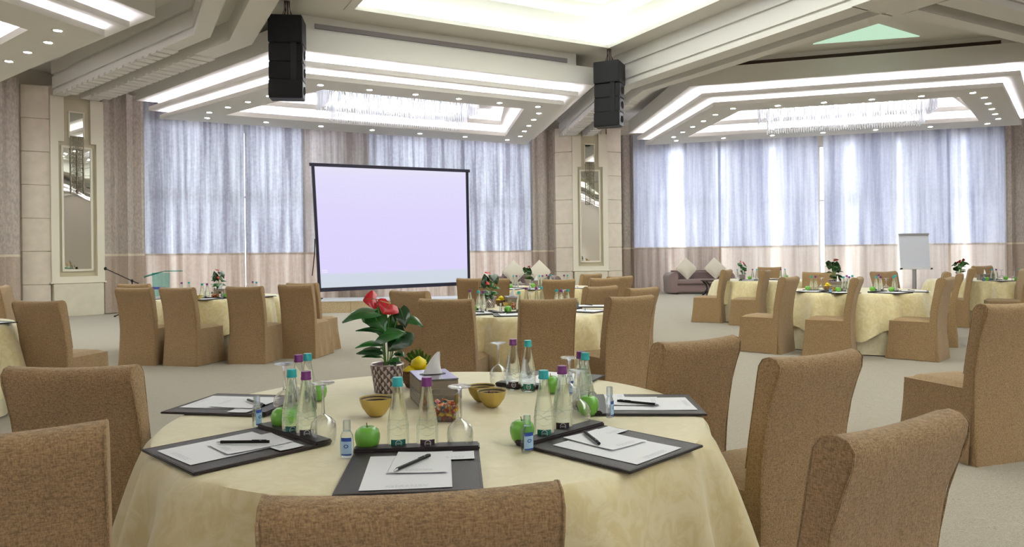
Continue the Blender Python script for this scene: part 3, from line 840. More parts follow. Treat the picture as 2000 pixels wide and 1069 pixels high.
def chair_top(l, r, label, group, yaw=None, w=.47, front=False, s=.975):
    """place a chair whose top back edge runs between two measured corners"""
    zt = .984*s
    a, b = unproj(l[0], l[1], zt), unproj(r[0], r[1], zt); a.z = b.z = 0
    d = b-a; ang = math.atan2(d.y, d.x) if yaw is None else yaw
    m = (a+b)/2
    if front: ang += math.pi
    fwd = Vector((-math.sin(ang), math.cos(ang), 0))
    return chair(m+fwd*.045*s, ang, label, group, s)
g1 = 'chairs around the near table'
chair_top((490, 983), (1112, 950), 'tan slipcovered chair closest to the camera, its top edge before the middle folder', g1, s=.97)
a = unproj(210, 828, .984); dr = Vector((.9, .43, 0)).normalized(); m = a-dr*.235; m.z = 0; an = math.atan2(dr.y, dr.x)
chair(m+Vector((-dr.y, dr.x, 0))*.045, an, 'tan slipcovered chair in the lower corner, overlapping the wide chair behind it', g1)
chair_top((1, 720), (278, 716), 'wide tan slipcovered chair between the corner chair and the empty carpet, beside the near cloth', g1, s=.955)
chair_top((1268, 674), (1452, 656), 'tan slipcovered chair touching the near cloth edge, farthest of the three on the carpet side', g1, s=.955)
chair_top((1478, 706), (1692, 682), 'tan slipcovered chair with wrinkled shoulder in the middle of the three beside the near table', g1, s=.955)
chair_top((1604, 866), (1886, 799), 'tan slipcovered chair nearest the lower edge on the carpet side, piped seam in view', g1, s=.955)
chair_top((1900, 597), (2046, 590), 'big tan slipcovered chair cut by the picture edge with its seat beside it', 'chairs of the next table', yaw=R(18), s=1.0)
g2 = 'chairs around the middle table'
chair_top((823, 586), (918, 584), 'tan chair in front of the middle table, beside the near red flowers', g2, yaw=R(-14))
chair_top((1021, 583), (1118, 580), 'tan chair in front of the middle table, centred before its bottles', g2, yaw=R(12))
chair_top((753.4, 576), (841, 571), 'tan chair of the middle table half hidden behind the chair by the red flowers', g2, yaw=R(-30))
chair_top((1191, 575.6), (1272, 573), 'tan chair at the end of the middle table next to the open carpet, nearer one', g2, yaw=R(30))
chair_top((1222, 563), (1288, 562), 'tan chair peeking out beyond the end chair of the middle table', g2, yaw=R(40))
chair_top((1141, 561), (1208, 559), 'tan chair at the far corner of the middle table behind its white papers', g2, yaw=R(38))
g3 = 'chairs around the table before the beige cushions'
chair_top((1153, 544), (1207, 543), 'tan chair with cut-off view between two taller tops near the far pier', g3, yaw=R(20))
chair_top((1186, 540), (1236, 538), 'tan chair just in front of the drape beyond the far pier', g3, yaw=R(30))
chair_top((1133, 538), (1178, 537.5), 'tan chair standing right before the far pier plinth', g3, yaw=R(40))
chair_top((1062, 548), (1119, 545), 'tan chair before the table with the beige cushions, near its small cards', g3, yaw=R(8))
chair_top((890.6, 544), (951, 544), 'tan chair beside the black screen edge, behind the middle plant', g3, yaw=R(-10))
chair_top((936, 545), (994.5, 545), 'tan chair half covered by the middle plant, away from the screen edge', g3, yaw=R(6))
g4 = 'chairs around the table before the lectern'
chair_top((225.7, 559.5), (297.5, 559), 'tan chair in front of the microphone stand, seen squarely from behind', g4)
chair_top((309, 562.5), (382, 562.5), 'tan chair in front of the glass lectern with its seat side showing', g4, yaw=R(-14))
chair_top((440, 560.5), (514.5, 560), 'tan chair between the small plant and the screen, back square to the camera', g4)
chair_top((543.4, 557), (611, 556), 'tan chair with creased back next to the lower screen corner', g4, yaw=R(-8))
chair_top((560, 554), (619.4, 553), 'tan chair mostly hidden behind the creased one by the screen corner', g4, yaw=R(-14))
chair_top((229, 557), (293, 556.5), 'tan chair showing only a thin top edge before the microphone stand', g4)
g5 = 'chairs around the table at the picture edge'
chair_top((18, 590.5), (128, 586.5), 'tan chair standing alone before the near pier base', g5, yaw=R(-9))
chair(unproj(-22, 712)+Vector((0, .3, 0)), R(-70), 'tan chair cut by the picture edge in front of the pier table', g5)
g6 = 'chairs turned towards the screen on the window side'
def chair_base(px, py, face, label, group):
    """back corner (the corner between the side and the outer back face) on the floor"""
    P = unproj(px, py); f = Vector(face+(0,)).normalized(); ang = math.atan2(-f.x, f.y)
    right = Vector((f.y, -f.x, 0))
    return chair(P+right*.25, ang, label, group)
chair_base(1409.5, 630, (-.85, .53), 'tan chair in profile standing nearest the brown sofa', g6)
chair_base(1487, 635, (-.85, .53), 'tan chair in profile between the sofa table and the flip chart table', g6)
chair_base(1523, 693.3, (-.74, .67), 'tan chair in three-quarter view at the sofa end of the flip chart table', g6)
chair_base(1664, 697, (-.84, .54), 'tan chair with diagonal creases in front of the flip chart table', g6)
chair_base(1832.7, 708.5, (-.72, .69), 'tan chair in three-quarter view at the far end of the flip chart table, nearer one', g6)
chair_base(1870, 689, (-.85, .53), 'tan chair tucked between the flip chart table chairs and the big edge chair', g6)
g7 = 'far chairs by the windows'
def chair_c(px, D, rz, label, g): return chair(Vector((ray(px)*D, D, 0)), rz, label, g)
chair_c(1843, 10.7, R(62), 'tan chair behind the end chair of the flip chart table, slightly taller in view', g7)
chair_c(1893, 12.5, R(60), 'tan chair below the farthest plant', g7)
chair_c(1921, 14.3, R(-160), 'tan chair beyond the last table with an arched top', g7)
chair_c(1999, 11.9, R(68), 'tan chair cut by the picture edge at the last table', g7)
chair_c(1502, 15.4, R(150), 'tiny tan chair top beyond the table beside the sofa', g7)
chair_c(1598, 11.3, R(150), 'tan chair beyond the flip chart table, beside its tall plant', g7)
chair_c(1729, 11.3, R(200), 'tan chair beyond the flip chart table under the flip chart side', g7)

# ------------------------------------------------------------ round tables with two cloths
ZT = .772
R0 = .90
def cloth_mesh(name, m, r0, zt, s, rot, amp, nf, seed, floor=False):
    rnd = random.Random(seed); N = 180
    ph = [rnd.uniform(0, 6.28) for _ in range(5)]
    def ff(a): return (math.sin(nf*a+ph[0]+.8*math.sin(3*a+ph[3]))*.55+math.sin((nf*.62)//1*a+ph[1])*.35+math.sin((nf*1.55)//1*a+ph[2])*.25)
    rows = []
    tops = [0.0, .3, .6, .85, .97]
    for q in tops: rows.append([Vector((r0*q*math.cos(a), r0*q*math.sin(a), zt)) for a in [2*math.pi*i/N for i in range(N+1)]])
    rows.append([Vector((r0*math.cos(a), r0*math.sin(a), zt-.003)) for a in [2*math.pi*i/N for i in range(N+1)]])
    J = 9
    for j in range(1, J+1):
        rr = []
        for i in range(N+1):
            a = 2*math.pi*(i % N)/N
            b = a-rot; Lc = s/max(abs(math.cos(b)), abs(math.sin(b))); Lc = min(Lc, s*1.12)
            drop = (Lc-r0) if not floor else zt-.012
            drop = min(drop, zt-.012)
            u = (j/J)**1.3
            f = ff(a)
            rad = r0+.012+.02*u*drop/.4+amp*u**.7*(drop/.4)**.5*(f*.45+.45)
            rr.append(Vector((rad*math.cos(a), rad*math.sin(a), zt-.01-(drop-.01)*u)))
        rows.append(rr)
    mb = MB().grid(rows)
    me = mb.mesh(name, m, True, fix=False)
    return me
def table(loc, where, s=1.25, rot=.3, seed=1, r0=R0):
    t = thing('round_table', f'round banquet table with pale floor-length skirt {where}', 'table', loc, 0, 'banquet tables')
    MB().lathe([(r0-.03, .72), (r0-.012, .725), (r0-.012, .755), (r0-.03, .762)], 40).obj('tabletop', M['darkwood'], t)
    for i in range(4):
        a = math.pi/4+i*math.pi/2
        MB().tube([(.5*math.cos(a), .5*math.sin(a), .715), (.55*math.cos(a), .55*math.sin(a), 0)], .02, 8).obj('leg', M['steel'], t)
    link('table_skirt', cloth_mesh('table_skirt', M['under'], r0-.006, ZT-.006, 1, 0, .05, 15, seed+40, True), t)
    c = link('tablecloth', cloth_mesh('tablecloth', M['cloth'], r0, ZT-.002, s, rot, .16, 17, seed, False), None, loc)
    tag(c, f'yellow damask tablecloth draped over the table {where}', 'tablecloth', 'yellow tablecloths')
TB = {1: ((-.262, 2.54, 0), 'nearest the camera'), 2: ((.15, 7.2, 0), 'in the middle behind the nearest one'),
      3: ((.5, 12.0, 0), 'before the sofa with beige cushions'), 4: ((-4.24, 10.3, 0), 'before the glass lectern'),
      5: ((-5.27, 6.1, 0), 'cut by the picture edge before the near pier'), 6: ((4.85, 14.1, 0), 'beside the mauve sofa'),
      7: ((4.72, 10.0, 0), 'in front of the flip chart'), 8: ((8.5, 13.1, 0), 'farthest away at the window wall end')}
for i, (loc, where) in TB.items():
    table(loc, where, s=1.24 if i == 1 else 1.33, rot=(.25, .9, .2, .7, .35, .6, .1, .5)[i-1], seed=i)

bpy.context.view_layer.update()
for o in list(COL.objects):
    if o.get('category') != 'chair' or o.location.y < 4: continue
    a = o.rotation_euler.z; f = Vector((-math.sin(a), math.cos(a), 0))
    for loc, _ in TB.values():
        T_ = Vector(loc)
        for _i in range(60):
            c_ = o.location+f*.27
            if (c_-T_).length > 1.12: break
            d_ = o.location.normalized()
            sg = 1 if (c_-T_).dot(d_) > 0 else -1
            o.location = o.location+d_*.02*sg

# ------------------------------------------------------------ tableware
ZS = ZT+.0
PROTO = {}
def proto(key, parts):
    PROTO[key] = parts
def place(kind, loc, label, group=None, rz=0, name=None, cat=None, s=1.0):
    parts, nm, ct = PROTO[kind]
    o = thing(name or nm, label, cat or ct, loc, rz, group)
    for p in parts:
        c = link(p[0], p[1], o)
        if len(p) > 2:
            for q in p[2]: link(q[0], q[1], c)
    if s != 1: o.scale = (s, s, s)
    return o
def bottle_parts(cap, lab):
    body = MB().lathe([(.001, .002), (.028, .0), (.0305, .004), (.0308, .05), (.030, .066), (.0265, .095), (.021, .125), (.0155, .155), (.0128, .172), (.0128, .185), (.001, .186)], 24, cap=False).mesh('bottle_body', M['water'], True)
    cp = MB().lathe([(.001, .178), (.0155, .178), (.0158, .183), (.0148, .185), (.0146, .2), (.0138, .203), (.001, .203)], 20, cap=False).mesh('cap', M[cap], True)
    # label band on the front third, with a round badge
    mb = MB(); rows = []
    for z in (.011, .033): rows.append([Vector((.0312*math.cos(a), .0312*math.sin(a), z)) for a in [R(-130+80*i/10) for i in range(11)]])
    lb = mb.grid(rows).mesh('label', M[lab], True)
    bd = MB(); rows = []
    N = 16; c0 = R(-88)
    vs = [Vector((.0316*math.cos(c0), .0316*math.sin(c0), .022))]
    for i in range(N):
        a = 2*math.pi*i/N; th = c0+math.cos(a)*.30; vs.append(Vector((.0316*math.cos(th), .0316*math.sin(th), .022+.0105*math.sin(a))))
    for i in range(N):
        a = 2*math.pi*i/N; th = c0+math.cos(a)*.24; vs.append(Vector((.0316*math.cos(th), .0316*math.sin(th), .022+.0085*math.sin(a))))
    f = [(1+i, 1+(i+1) % N, 1+N+(i+1) % N, 1+N+i) for i in range(N)]
    # the short word inside the ring, as four letter blocks
    bd.add(vs, f)
    def seg(x0, z0, x1, z1):
        q = []
        for (x, z) in ((x0, z0), (x1, z0), (x1, z1), (x0, z1)):
            th = c0+x/.0316; q.append(Vector((.0317*math.cos(th), .0317*math.sin(th), .022+z)))
        bd.add(q, [(0, 1, 2, 3)])
    u = .0007; x = -.0058
    for ch in 'nova':
        if ch == 'n': seg(x, -.002, x+u, .002); seg(x, .0013, x+.0022, .002); seg(x+.0017, -.002, x+.0024, .002)
        if ch == 'o': seg(x, -.002, x+u, .002); seg(x+.0017, -.002, x+.0024, .002); seg(x, .0013, x+.0024, .002); seg(x, -.002, x+.0024, -.0013)
        if ch == 'v':
            q = [(x, .002), (x+u, .002), (x+.0015, -.002), (x+.0009, -.002)]
            for qq in (q, [(x+.0024-(a-x), b) for a, b in q]):
                vv = [Vector((.0317*math.cos(c0+a/.0316), .0317*math.sin(c0+a/.0316), .022+b)) for a, b in qq]; bd.add(vv, [(0, 1, 2, 3)])
        if ch == 'a': seg(x, -.002, x+u, .0006); seg(x+.0017, -.002, x+.0024, .002); seg(x, .0013, x+.0024, .002); seg(x, -.002, x+.0024, -.0013); seg(x, 0, x+.0024, .0007)
        x += .0031
    badge = bd.mesh('badge', M['badge'], False)
    rg = MB()
    for i, (z0, ph) in enumerate(((.05, 0), (.062, 1.3), (.074, 2.6), (.056, 3.6), (.086, 4.6))):
        pts = []
        for j in range(19):
            a = 2*math.pi*j/18*.6+ph; z = z0+.012*math.sin(a*1.7+i)
            r = .0303-.0045*max(0, (z-.066)/.03); pts.append((r*math.cos(a), r*math.sin(a), z))
        rg.tube(pts, .0007, 4)
    ridge = rg.mesh('moulded_ridges', M['water'], True)
    return [('bottle_body', body), ('cap', cp), ('label', lb, [('badge', badge)]), ('moulded_ridges', ridge)]
proto('bt', (bottle_parts('teal', 'teal_label'), 'water_bottle', 'bottle'))
proto('bp', (bottle_parts('purple', 'purple_label'), 'water_bottle', 'bottle'))
for pr in ('bt', 'bp'):
    pass
# upside-down wine glass: rim on the cloth, foot in the air
bowl = MB().lathe([(.033, 0), (.0365, .02), (.0375, .045), (.034, .062), (.022, .075), (.008, .084), (.0045, .088)], 28, cap=False).mesh('bowl', M['glass'], True)
stem = MB().lathe([(.001, .083), (.006, .086), (.0042, .1), (.0038, .14), (.005, .165), (.009, .172), (.001, .173)], 12, cap=False).mesh('stem', M['glassfoot'], True)
foot = MB().lathe([(.001, .171), (.030, .174), (.0335, .176), (.0335, .178), (.001, .179)], 28, cap=False).mesh('foot', M['glassfoot'], True)
proto('gl', ([('bowl', bowl), ('stem', stem), ('foot', foot)], 'wine_glass', 'glass'))
ap = MB().lathe([(.001, .007), (.010, .002), (.022, .003), (.031, .015), (.0355, .033), (.0355, .045), (.031, .058), (.02, .066), (.01, .066), (.004, .06), (.001, .058)], 24, cap=False).mesh('fruit', M['apple'], True)
sk_ = MB().tube([(0, 0, .058), (.001, .001, .068), (.004, .002, .077)], .0013, 6).mesh('stalk', M['stem'])
proto('ap', ([('fruit', ap), ('stalk', sk_)], 'green_apple', 'apple'))
def flat_lathe(prof, sy, n=20): return MB().lathe(prof, n, T=lambda v: Vector((v.x, v.y*sy, v.z)), cap=False)
sb1 = flat_lathe([(.001, .001), (.0165, .001), (.0185, .006), (.019, .04), (.0175, .06), (.013, .07), (.009, .074), (.001, .075)], .62).mesh('gel_bottle', M['gel'], True)
sb2 = MB().lathe([(.001, .072), (.0105, .072), (.0105, .099), (.0095, .101), (.001, .101)], 16, cap=False).mesh('flip_cap', M['gelcap'], True)
rows = [[Vector((.0192*math.cos(a), .0192*math.sin(a)*.64, z)) for a in [R(-140+100*i/10) for i in range(11)]] for z in (.010, .052)]
sb3 = MB().grid(rows).mesh('label', M['gel_label'], True)
sb4 = [MB().grid([[Vector((.0194*math.cos(a), .0194*math.sin(a)*.65, z)) for a in [R(-135+90*i/8) for i in range(9)]] for z in q_]).mesh('label_band', M['gel_dark'], True) for q_ in ((.046, .056), (.008, .012))]
mb = MB(); N = 16
vs = []
for rr in (1, .62):
    for i in range(N):
        a = 2*math.pi*i/N; th = R(-90)+.34*rr*math.cos(a); vs.append(Vector((.0195*math.cos(th), .0195*math.sin(th)*.66, .033+.005*rr*math.sin(a))))
sb5 = mb.add(vs, [(i, (i+1) % N, N+(i+1) % N, N+i) for i in range(N)]).mesh('label_emblem', M['gel_dark'], True)
proto('sg', ([('gel_bottle', sb1), ('flip_cap', sb2), ('label', sb3, [('label_band', sb4[0]), ('label_band', sb4[1]), ('label_emblem', sb5)])], 'hand_gel_bottle', 'bottle'))
# gold bowl
gb = MB().lathe([(.001, 0), (.02, 0), (.03, .008), (.047, .032), (.0545, .055), (.056, .062), (.0545, .062)], 32, cap=False).mesh('bowl_body', M['gold'], True)
gi = MB().lathe([(.0545, .062), (.052, .053), (.044, .03), (.026, .008), (.001, .005)], 32, cap=False).mesh('bowl_inside', M['goldin'], True)
gr = []
for z, r in ((.054, .0523), (.044, .0488), (.034, .0452)):
    gr.append(('inner_stripe', MB().lathe([(r+.0012, z+.0040), (r-.0016, z-.0004)], 32, cap=False).mesh('inner_stripe', M['dark'])))
proto('gb', ([('bowl_body', gb), ('bowl_inside', gi, gr)], 'gold_bowl', 'bowl'))
# leather desk pad with clip bar
PW, PD = .345, .40
pad = MB().box(-PW/2, -PD/2, 0, PW/2, PD/2, .007).mesh('pad', M['leather'], False, bevel=.002)
st_ = MB()
for a in ((-PW/2+.006, -PD/2+.006, PW/2-.006, -PD/2+.0075), (-PW/2+.006, -PD/2+.006, -PW/2+.0075, PD/2-.03), (PW/2-.0075, -PD/2+.006, PW/2-.006, PD/2-.03)):
    st_.box(a[0], a[1], .007, a[2], a[3], .0076)
stm = st_.mesh('stitching', mat('stitch', '55403C', .7))
bar = MB().box(-PW/2-.002, PD/2-.05, .003, PW/2+.002, PD/2+.004, .017).mesh('clip_bar', M['leather'], False, bevel=.004)
proto('fo', ([('pad', pad), ('stitching', stm), ('clip_bar', bar)], 'desk_pad', 'desk pad'))
def sheet_mesh(w, d, curl=.0, lines=True):
    rows = [[Vector((-w/2+w*i/6, -d/2+d*j/6, .0006+curl*((i/6-.5)**2+(j/6-.5)**2))) for i in range(7)] for j in range(7)]
    top = MB().grid(rows)
    n = len(top.v); return top
def sheet_parts(w, d, curl, foot=True):
    s1 = sheet_mesh(w, d, curl).mesh('sheet', M['paper'], True, fix=False)
    ln = MB(); rnd = random.Random(int(w*1000))
    for y in (-d/2+.012, -d/2+.018, -d/2+.024):
        x = -w*.22
        while x < w*.22:
            q = rnd.uniform(.004, .012); z = .0012+curl*.5
            ln.add([(x, y, z), (x+q, y, z), (x+q, y+.0014, z), (x, y+.0014, z)], [(0, 1, 2, 3)]); x += q+.003
    return [('sheet', s1), ('printed_lines', ln.mesh('printed_lines', M['ink']))]
proto('p1', (sheet_parts(.215, .285, .002), 'paper_sheet', 'paper'))
proto('p2', (sheet_parts(.148, .19, .006), 'note_sheet', 'paper'))
proto('p3', (sheet_parts(.105, .075, .004), 'paper_card', 'paper'))
pb = MB().tube([(-.07, 0, .005), (-.058, 0, .005), (.06, 0, .005), (.07, 0, .005)], .0045, 10).mesh('barrel', M['pen'], True)
pt = MB().tube([(-.070, 0, .005), (-.083, 0, .0042)], .0038, 8, .0008).mesh('tip', M['steel'], True)
pc = MB().box(.02, -.0012, .0085, .062, .0012, .0108).mesh('pocket_clip', M['pen'])
pdm = MB().lathe([(.001, 0), (.0035, 0), (.0035, .0008), (.001, .001)], 10, (.045, 0, .0095), cap=False).mesh('silver_dot', M['steel'])
proto('pn', ([('barrel', pb), ('tip', pt), ('pocket_clip', pc), ('silver_dot', pdm)], 'pen', 'pen'))

def setting(bar_px, near_px, desc, which, papers=True, pen=None, z=ZS):
    """a desk pad seen between its clip bar edge and the opposite edge"""
    a, b = unproj(*bar_px, z), unproj(*near_px, z)
    d = (a-b).normalized(); rz = math.atan2(-d.x, d.y); c = (a+b)/2
    place('fo', c, f'dark leather desk pad {desc}', which, rz)
    Rm = Matrix.Rotation(rz, 4, 'Z')
    def loc(x, y, dz): return c+(Rm @ Vector((x, y, 0)))+Vector((0, 0, dz))
    if papers:
        place('p1', loc(-.01, -.035, .0072), f'large sheet on the desk pad {desc}', 'sheets on the desk pads', rz+.02)
        place('p2', loc(.02, .03, .0095), f'note sheet on the desk pad {desc}', 'sheets on the desk pads', rz-.06)
        place('p3', loc(.105, .085, .0085), f'small card on the desk pad {desc}', 'sheets on the desk pads', rz)
    if pen:
        p, q = unproj(*pen[0], z+.013), unproj(*pen[1], z+.013)
        dd = q-p; m = (p+q)/2; m.z = z+.0125
        place('pn', m, f'black pen on the desk pad {desc}', 'pens on the desk pads', math.atan2(dd.y, dd.x))
gp = 'desk pads on the near table'
setting((815, 880), (798, 965), 'closest to the camera, before the two front bottles', gp, pen=((765, 925), (848, 889)))
setting((563, 855), (353, 899), 'pointing its corner past the rim, pier side', gp, pen=((416, 867), (541, 866)))
setting((537, 794), (398, 790), 'at the table rim towards the near pier', gp, pen=((477, 781), (524, 797)))
setting((1111, 855), (1275, 892), 'beside the gel bottle, carpet side', gp, pen=((1138, 843), (1175, 874)))
setting((1172, 792), (1332, 792), 'at the far rim beside the small slanted gel bottle', gp, pen=((1286, 793), (1200, 785)))
setting((1050, 757), (1105, 733.5), 'behind the rear pair of bottles', gp)
def P(px, py, z=ZS): return unproj(px, py, z)
gb_ = 'water bottles on the near table'
for k, x, y, l in (('bt', 778, 877, 'teal-capped water bottle closest to the camera, beside the front apple'), ('bp', 835, 877, 'purple-capped water bottle closest to the camera, beside the front wine glass'),
    ('bt', 571, 850, 'teal-capped water bottle overlapping the half-hidden apple near the pier side pads'), ('bp', 599, 857, 'purple-capped water bottle just beside the wine glass on the pier side'),
    ('bp', 584, 806, 'purple-capped water bottle at the back of the pier side cluster of four'), ('bt', 602, 802, 'teal-capped water bottle tallest in view of the pier side cluster of four'),
    ('bp', 1003, 760, 'purple-capped bottle of the rear pair before the chair of the middle table'), ('bt', 1032, 764, 'teal-capped bottle of the rear pair before the chair of the middle table'),
    ('bt', 1063, 857, 'teal-capped bottle beside the apple half covered by a blue gel bottle'), ('bp', 1099, 843, 'purple-capped bottle between the teal bottle and the far wine glass'),
    ('bp', 1135, 799, 'purple-capped bottle almost hidden behind a teal one near the far apple'), ('bt', 1144, 803, 'teal-capped bottle directly behind the far apple')):
    place(k, P(x, y), l, gb_, rz=math.atan2(*(P(x, y).xy.normalized().to_tuple()))*-1)
gg = 'upside-down wine glasses on the near table'
for x, y, l in ((899, 877, 'upside-down wine glass closest to the camera'), (632, 866, 'upside-down wine glass beside the front pier side bottles'), (556, 810, 'upside-down wine glass behind the teal bottle of the pier side cluster'),
    (974, 752, 'upside-down wine glass next to the rear pair of bottles'), (1131, 832, 'upside-down wine glass with an apple seen through it'), (1113, 795, 'upside-down wine glass behind the bottles near the far apple')):
    place('gl', P(x, y), l, gg)
for x, y, l in ((718, 880, 'green apple closest to the camera'), (1020, 866, 'green apple half covered by the blue gel bottle'), (552, 838, 'green apple half hidden behind the teal bottle of the pier side cluster'),
    (620, 783, 'green apple seen behind the wine glass stem on the pier side'), (1076, 768, 'green apple peeking between the teal and purple bottles'), (1149, 812, 'green apple at the end of a desk pad in front of a teal bottle')):
    place('ap', P(x, y), l, 'green apples on the near table', rz=x)
for x, y, r_, l in ((678, 894, 0, 'hand gel bottle with blue label beside the front apple'), (1030, 883, .5, 'hand gel bottle with blue label in front of the half covered apple'), (1191, 816, 1.1, 'hand gel bottle standing on the far carpet side desk pad'),
    (502, 834, 1.2, 'hand gel bottle between the two pier side desk pads'), (1113, 772, .6, 'hand gel bottle behind the bottles and apple at the far side')):
    place('sg', P(x, y, ZS+(.001 if x != 1191 else .008)), l, 'hand gel bottles on the near table', rz=r_)
def bowl_at(x, y, l, s=1.0, content=None):
    o = place('gb', P(x, y), l, 'gold bowls on the tables', s=s)
    if content:
        rnd = random.Random(4); mb = MB()
        for i in range(16):
            a = rnd.uniform(0, 6.28); r = .03*rnd.random()**.5; z = .022+.012*rnd.random()+(.008 if r < .012 else 0)
            mb.lathe([(.001, -.006), (.007, -.004), (.008, .002), (.001, .007)], 8, (r*math.cos(a), r*math.sin(a), z+.01), cap=False)
        c = mb.obj(content[0], content[2], None, True, loc=P(x, y)); tag(c, content[1], 'food', kind='stuff')
bowl_at(735, 813, 'large gold bowl with dark inner stripes in front of the flower pot', 1.02)
bowl_at(941, 784, 'gold bowl standing behind the one filled with dates', .95)
bowl_at(961, 795, 'gold bowl filled with brown dates', .95, ('date_fruit', 'brown dates heaped in the front gold bowl', M['dates']))

# tissue box
def tissue_box(loc, rz, label, s=1.0):
    t = thing('tissue_box', label, 'tissue box', loc, rz, 'tissue boxes')
    MB().box(-.07, -.115, 0, .07, .115, .098).obj('box_body', M['taupe'], t, bevel=.002)
    MB().box(-.071, -.116, .098, .071, .116, .103).obj('mirrored_top', M['taupe_top'], t, bevel=.001)
    MB().lathe([(.001, 0), (.036, 0), (.04, .001), (.001, .0015)], 24, (0, .01, .103), lambda v: Vector((v.x*1.25, v.y*.8, v.z)), cap=False).obj('opening', M['black'], t)
    lt = MB()
    for i in range(16):
        for j in range(4): lt.box(-.0722, -.108+i*.0135, .012+j*.011, -.07, -.0985+i*.0135, .0205+j*.011)
    tag(lt.obj('side_lattice', M['steel'], t), kind='stuff')
    rows = []
    for j in range(9):
        v = j/8; ww = .03*(1-v)**.8+.004
        rows.append([Vector((ww*math.cos(a)*1.1+.008*v*v*3, .01+.016*(1-v)*math.sin(a)+.003*math.sin(a*3+v*5), .100+.085*v)) for a in [2*math.pi*i/14 for i in range(15)]])
    MB().grid(rows).obj('tissue', M['tissue'], t, smooth=True)
    if s != 1: t.scale = (s,)*3
    return t
tissue_box(Vector((-.30, 2.72, ZS)), R(17), 'taupe leather tissue box with a white tissue standing up on the near table')
# clear box of sweets
def sweets_mat():
    m, nt, b = new_mat('wrapped_sweets')
    tc = nt.nodes.new('ShaderNodeTexCoord'); v = nt.nodes.new('ShaderNodeTexVoronoi'); v.inputs['Scale'].default_value = 75
    cr = nt.nodes.new('ShaderNodeValToRGB'); cr.color_ramp.interpolation = 'CONSTANT'
    sp = nt.nodes.new('ShaderNodeSeparateColor')
    els = cr.color_ramp.elements; els[0].color = lin('C03A28'); els[1].position = .86; els[1].color = lin('2F6F86')
    for p, c in ((.22, 'D9823A'), (.4, 'E8DCC8'), (.55, 'B5485A'), (.7, 'DDB23A')): e = els.new(p); e.color = lin(c)
    nt.links.new(tc.outputs['Object'], v.inputs['Vector']); nt.links.new(v.outputs['Color'], sp.inputs[0]); nt.links.new(sp.outputs[0], cr.inputs[0])
    nt.links.new(cr.outputs[0], b.inputs['Base Color']); b.inputs['Roughness'].default_value = .25; return m
M['sweets'] = sweets_mat()
def sweet_box(loc, rz, label, s=1.0):
    o = thing('sweet_box', label, 'box', loc, rz, 'clear sweet boxes')
    w_, d_, h_, t_ = .05, .05, .09, .002
    for nm, q in (('side_pane', (-w_, -d_, 0, w_, -d_+t_, h_)), ('side_pane', (-w_, d_-t_, 0, w_, d_, h_)), ('side_pane', (-w_, -d_, 0, -w_+t_, d_, h_)), ('side_pane', (w_-t_, -d_, 0, w_, d_, h_)), ('base_pane', (-w_, -d_, 0, w_, d_, .003))):
        MB().box(*q).obj(nm, M['acrylic'], o)
    mb = MB(); rnd = random.Random(9)
    for i in range(90):
        x, y = rnd.uniform(-.04, .04), rnd.uniform(-.04, .04); z = .008+rnd.random()*.05*(1 if abs(x) < .03 else .8)
        M_ = Matrix.Rotation(rnd.uniform(0, 3), 4, Vector((rnd.random(), rnd.random(), rnd.random()+.01)).normalized())
        mb.box(-.009, -.006, -.004, .009, .006, .004, lambda v: (M_ @ v)+Vector((x, y, z)))
    c = mb.obj('wrapped_sweets', M['sweets'], None, loc=loc); c.scale = (s,)*3
    tag(c, 'colourful wrapped sweets inside the '+label, 'sweets', kind='stuff')
    if s != 1: o.scale = (s,)*3
sweet_box(P(868, 818), R(-8), 'clear acrylic box behind the purple front bottle')
# fruit basket
def basket(loc, label, near=False, s=1.0):
    b = thing('fruit_basket', label, 'basket', loc, 0, 'fruit baskets'); b.scale = (s,)*3
    MB().lathe([(.001, 0), (.045, 0), (.06, .03), (.066, .06), (.062, .06), (.056, .03), (.04, .006), (.001, .006)], 20, cap=False).obj('basket_body', M['wicker'], b, smooth=True)
    for i in range(3):
        MB().lathe([(.05+.006*i, .012+.017*i), (.056+.006*i, .016+.017*i), (.05+.006*i, .021+.017*i)], 20, cap=False).obj('woven_band', M['wicker'], b)
    for i, (x, y, z) in enumerate(((-.03, -.018, .078), (.03, -.015, .08), (0, .028, .08), (.0, -.005, .108))):
        nm = ['nearest the tissue', 'nearest the flower pot', 'at the back', 'on top'][i]
        l = thing('lemon', f'yellow fruit {nm} in the {label}', 'fruit', loc+Vector((x, y, z-.03))*s, i, 'yellow fruit in the baskets'); l.scale = (s,)*3
        MB().lathe([(.001, -.026), (.01, -.025), (.025, -.014), (.029, 0), (.025, .014), (.01, .024), (.004, .028), (.001, .03)], 16, cap=False).obj('fruit', M['lemon'], l, smooth=True)
        MB().lathe([(.001, .028), (.003, .029), (.003, .033), (.001, .034)], 6, cap=False).obj('stalk', M['stem'], l)
    return b

# ------------------------------------------------------------ potted anthuriums
def leaf_obj(parent, A, B, w, m, arch=.02, tilt=(0, -.5, 1), name='leaf', lobe=True):
    A, B = Vector(A), Vector(B); d = B-A; L = d.length; d.normalize()
    n = Vector(tilt); n = (n-d*n.dot(d)).normalized(); s = d.cross(n)
    rows = []
    U = 9
    for i in range(U+1):
        u = i/U
        wid = w/2*(math.sin(math.pi*min(1, (u*.92+.08))**.72)**.8)*(1.12 if u < .4 else 1-.12*(u-.4))
        c = A+d*L*u+n*arch*math.sin(math.pi*u)
        rr = []
        for j in range(-3, 4):
            v = j/3
            back = -.18*L*abs(v)*(1-u)**3 if lobe else 0
            rr.append(c+s*wid*v+d*back+n*(-.22*w*v*v*.5+.010*w*abs(v)))
        rows.append(rr)
    me = MB().grid(rows).mesh(name, m, True, fix=False)
    o = link(name, me, parent)
    MB().tube([r[3]+n*.0006 for r in rows[:-1]], .0011, 4, .0004).obj('midrib', M['stalk'], o)
    return o
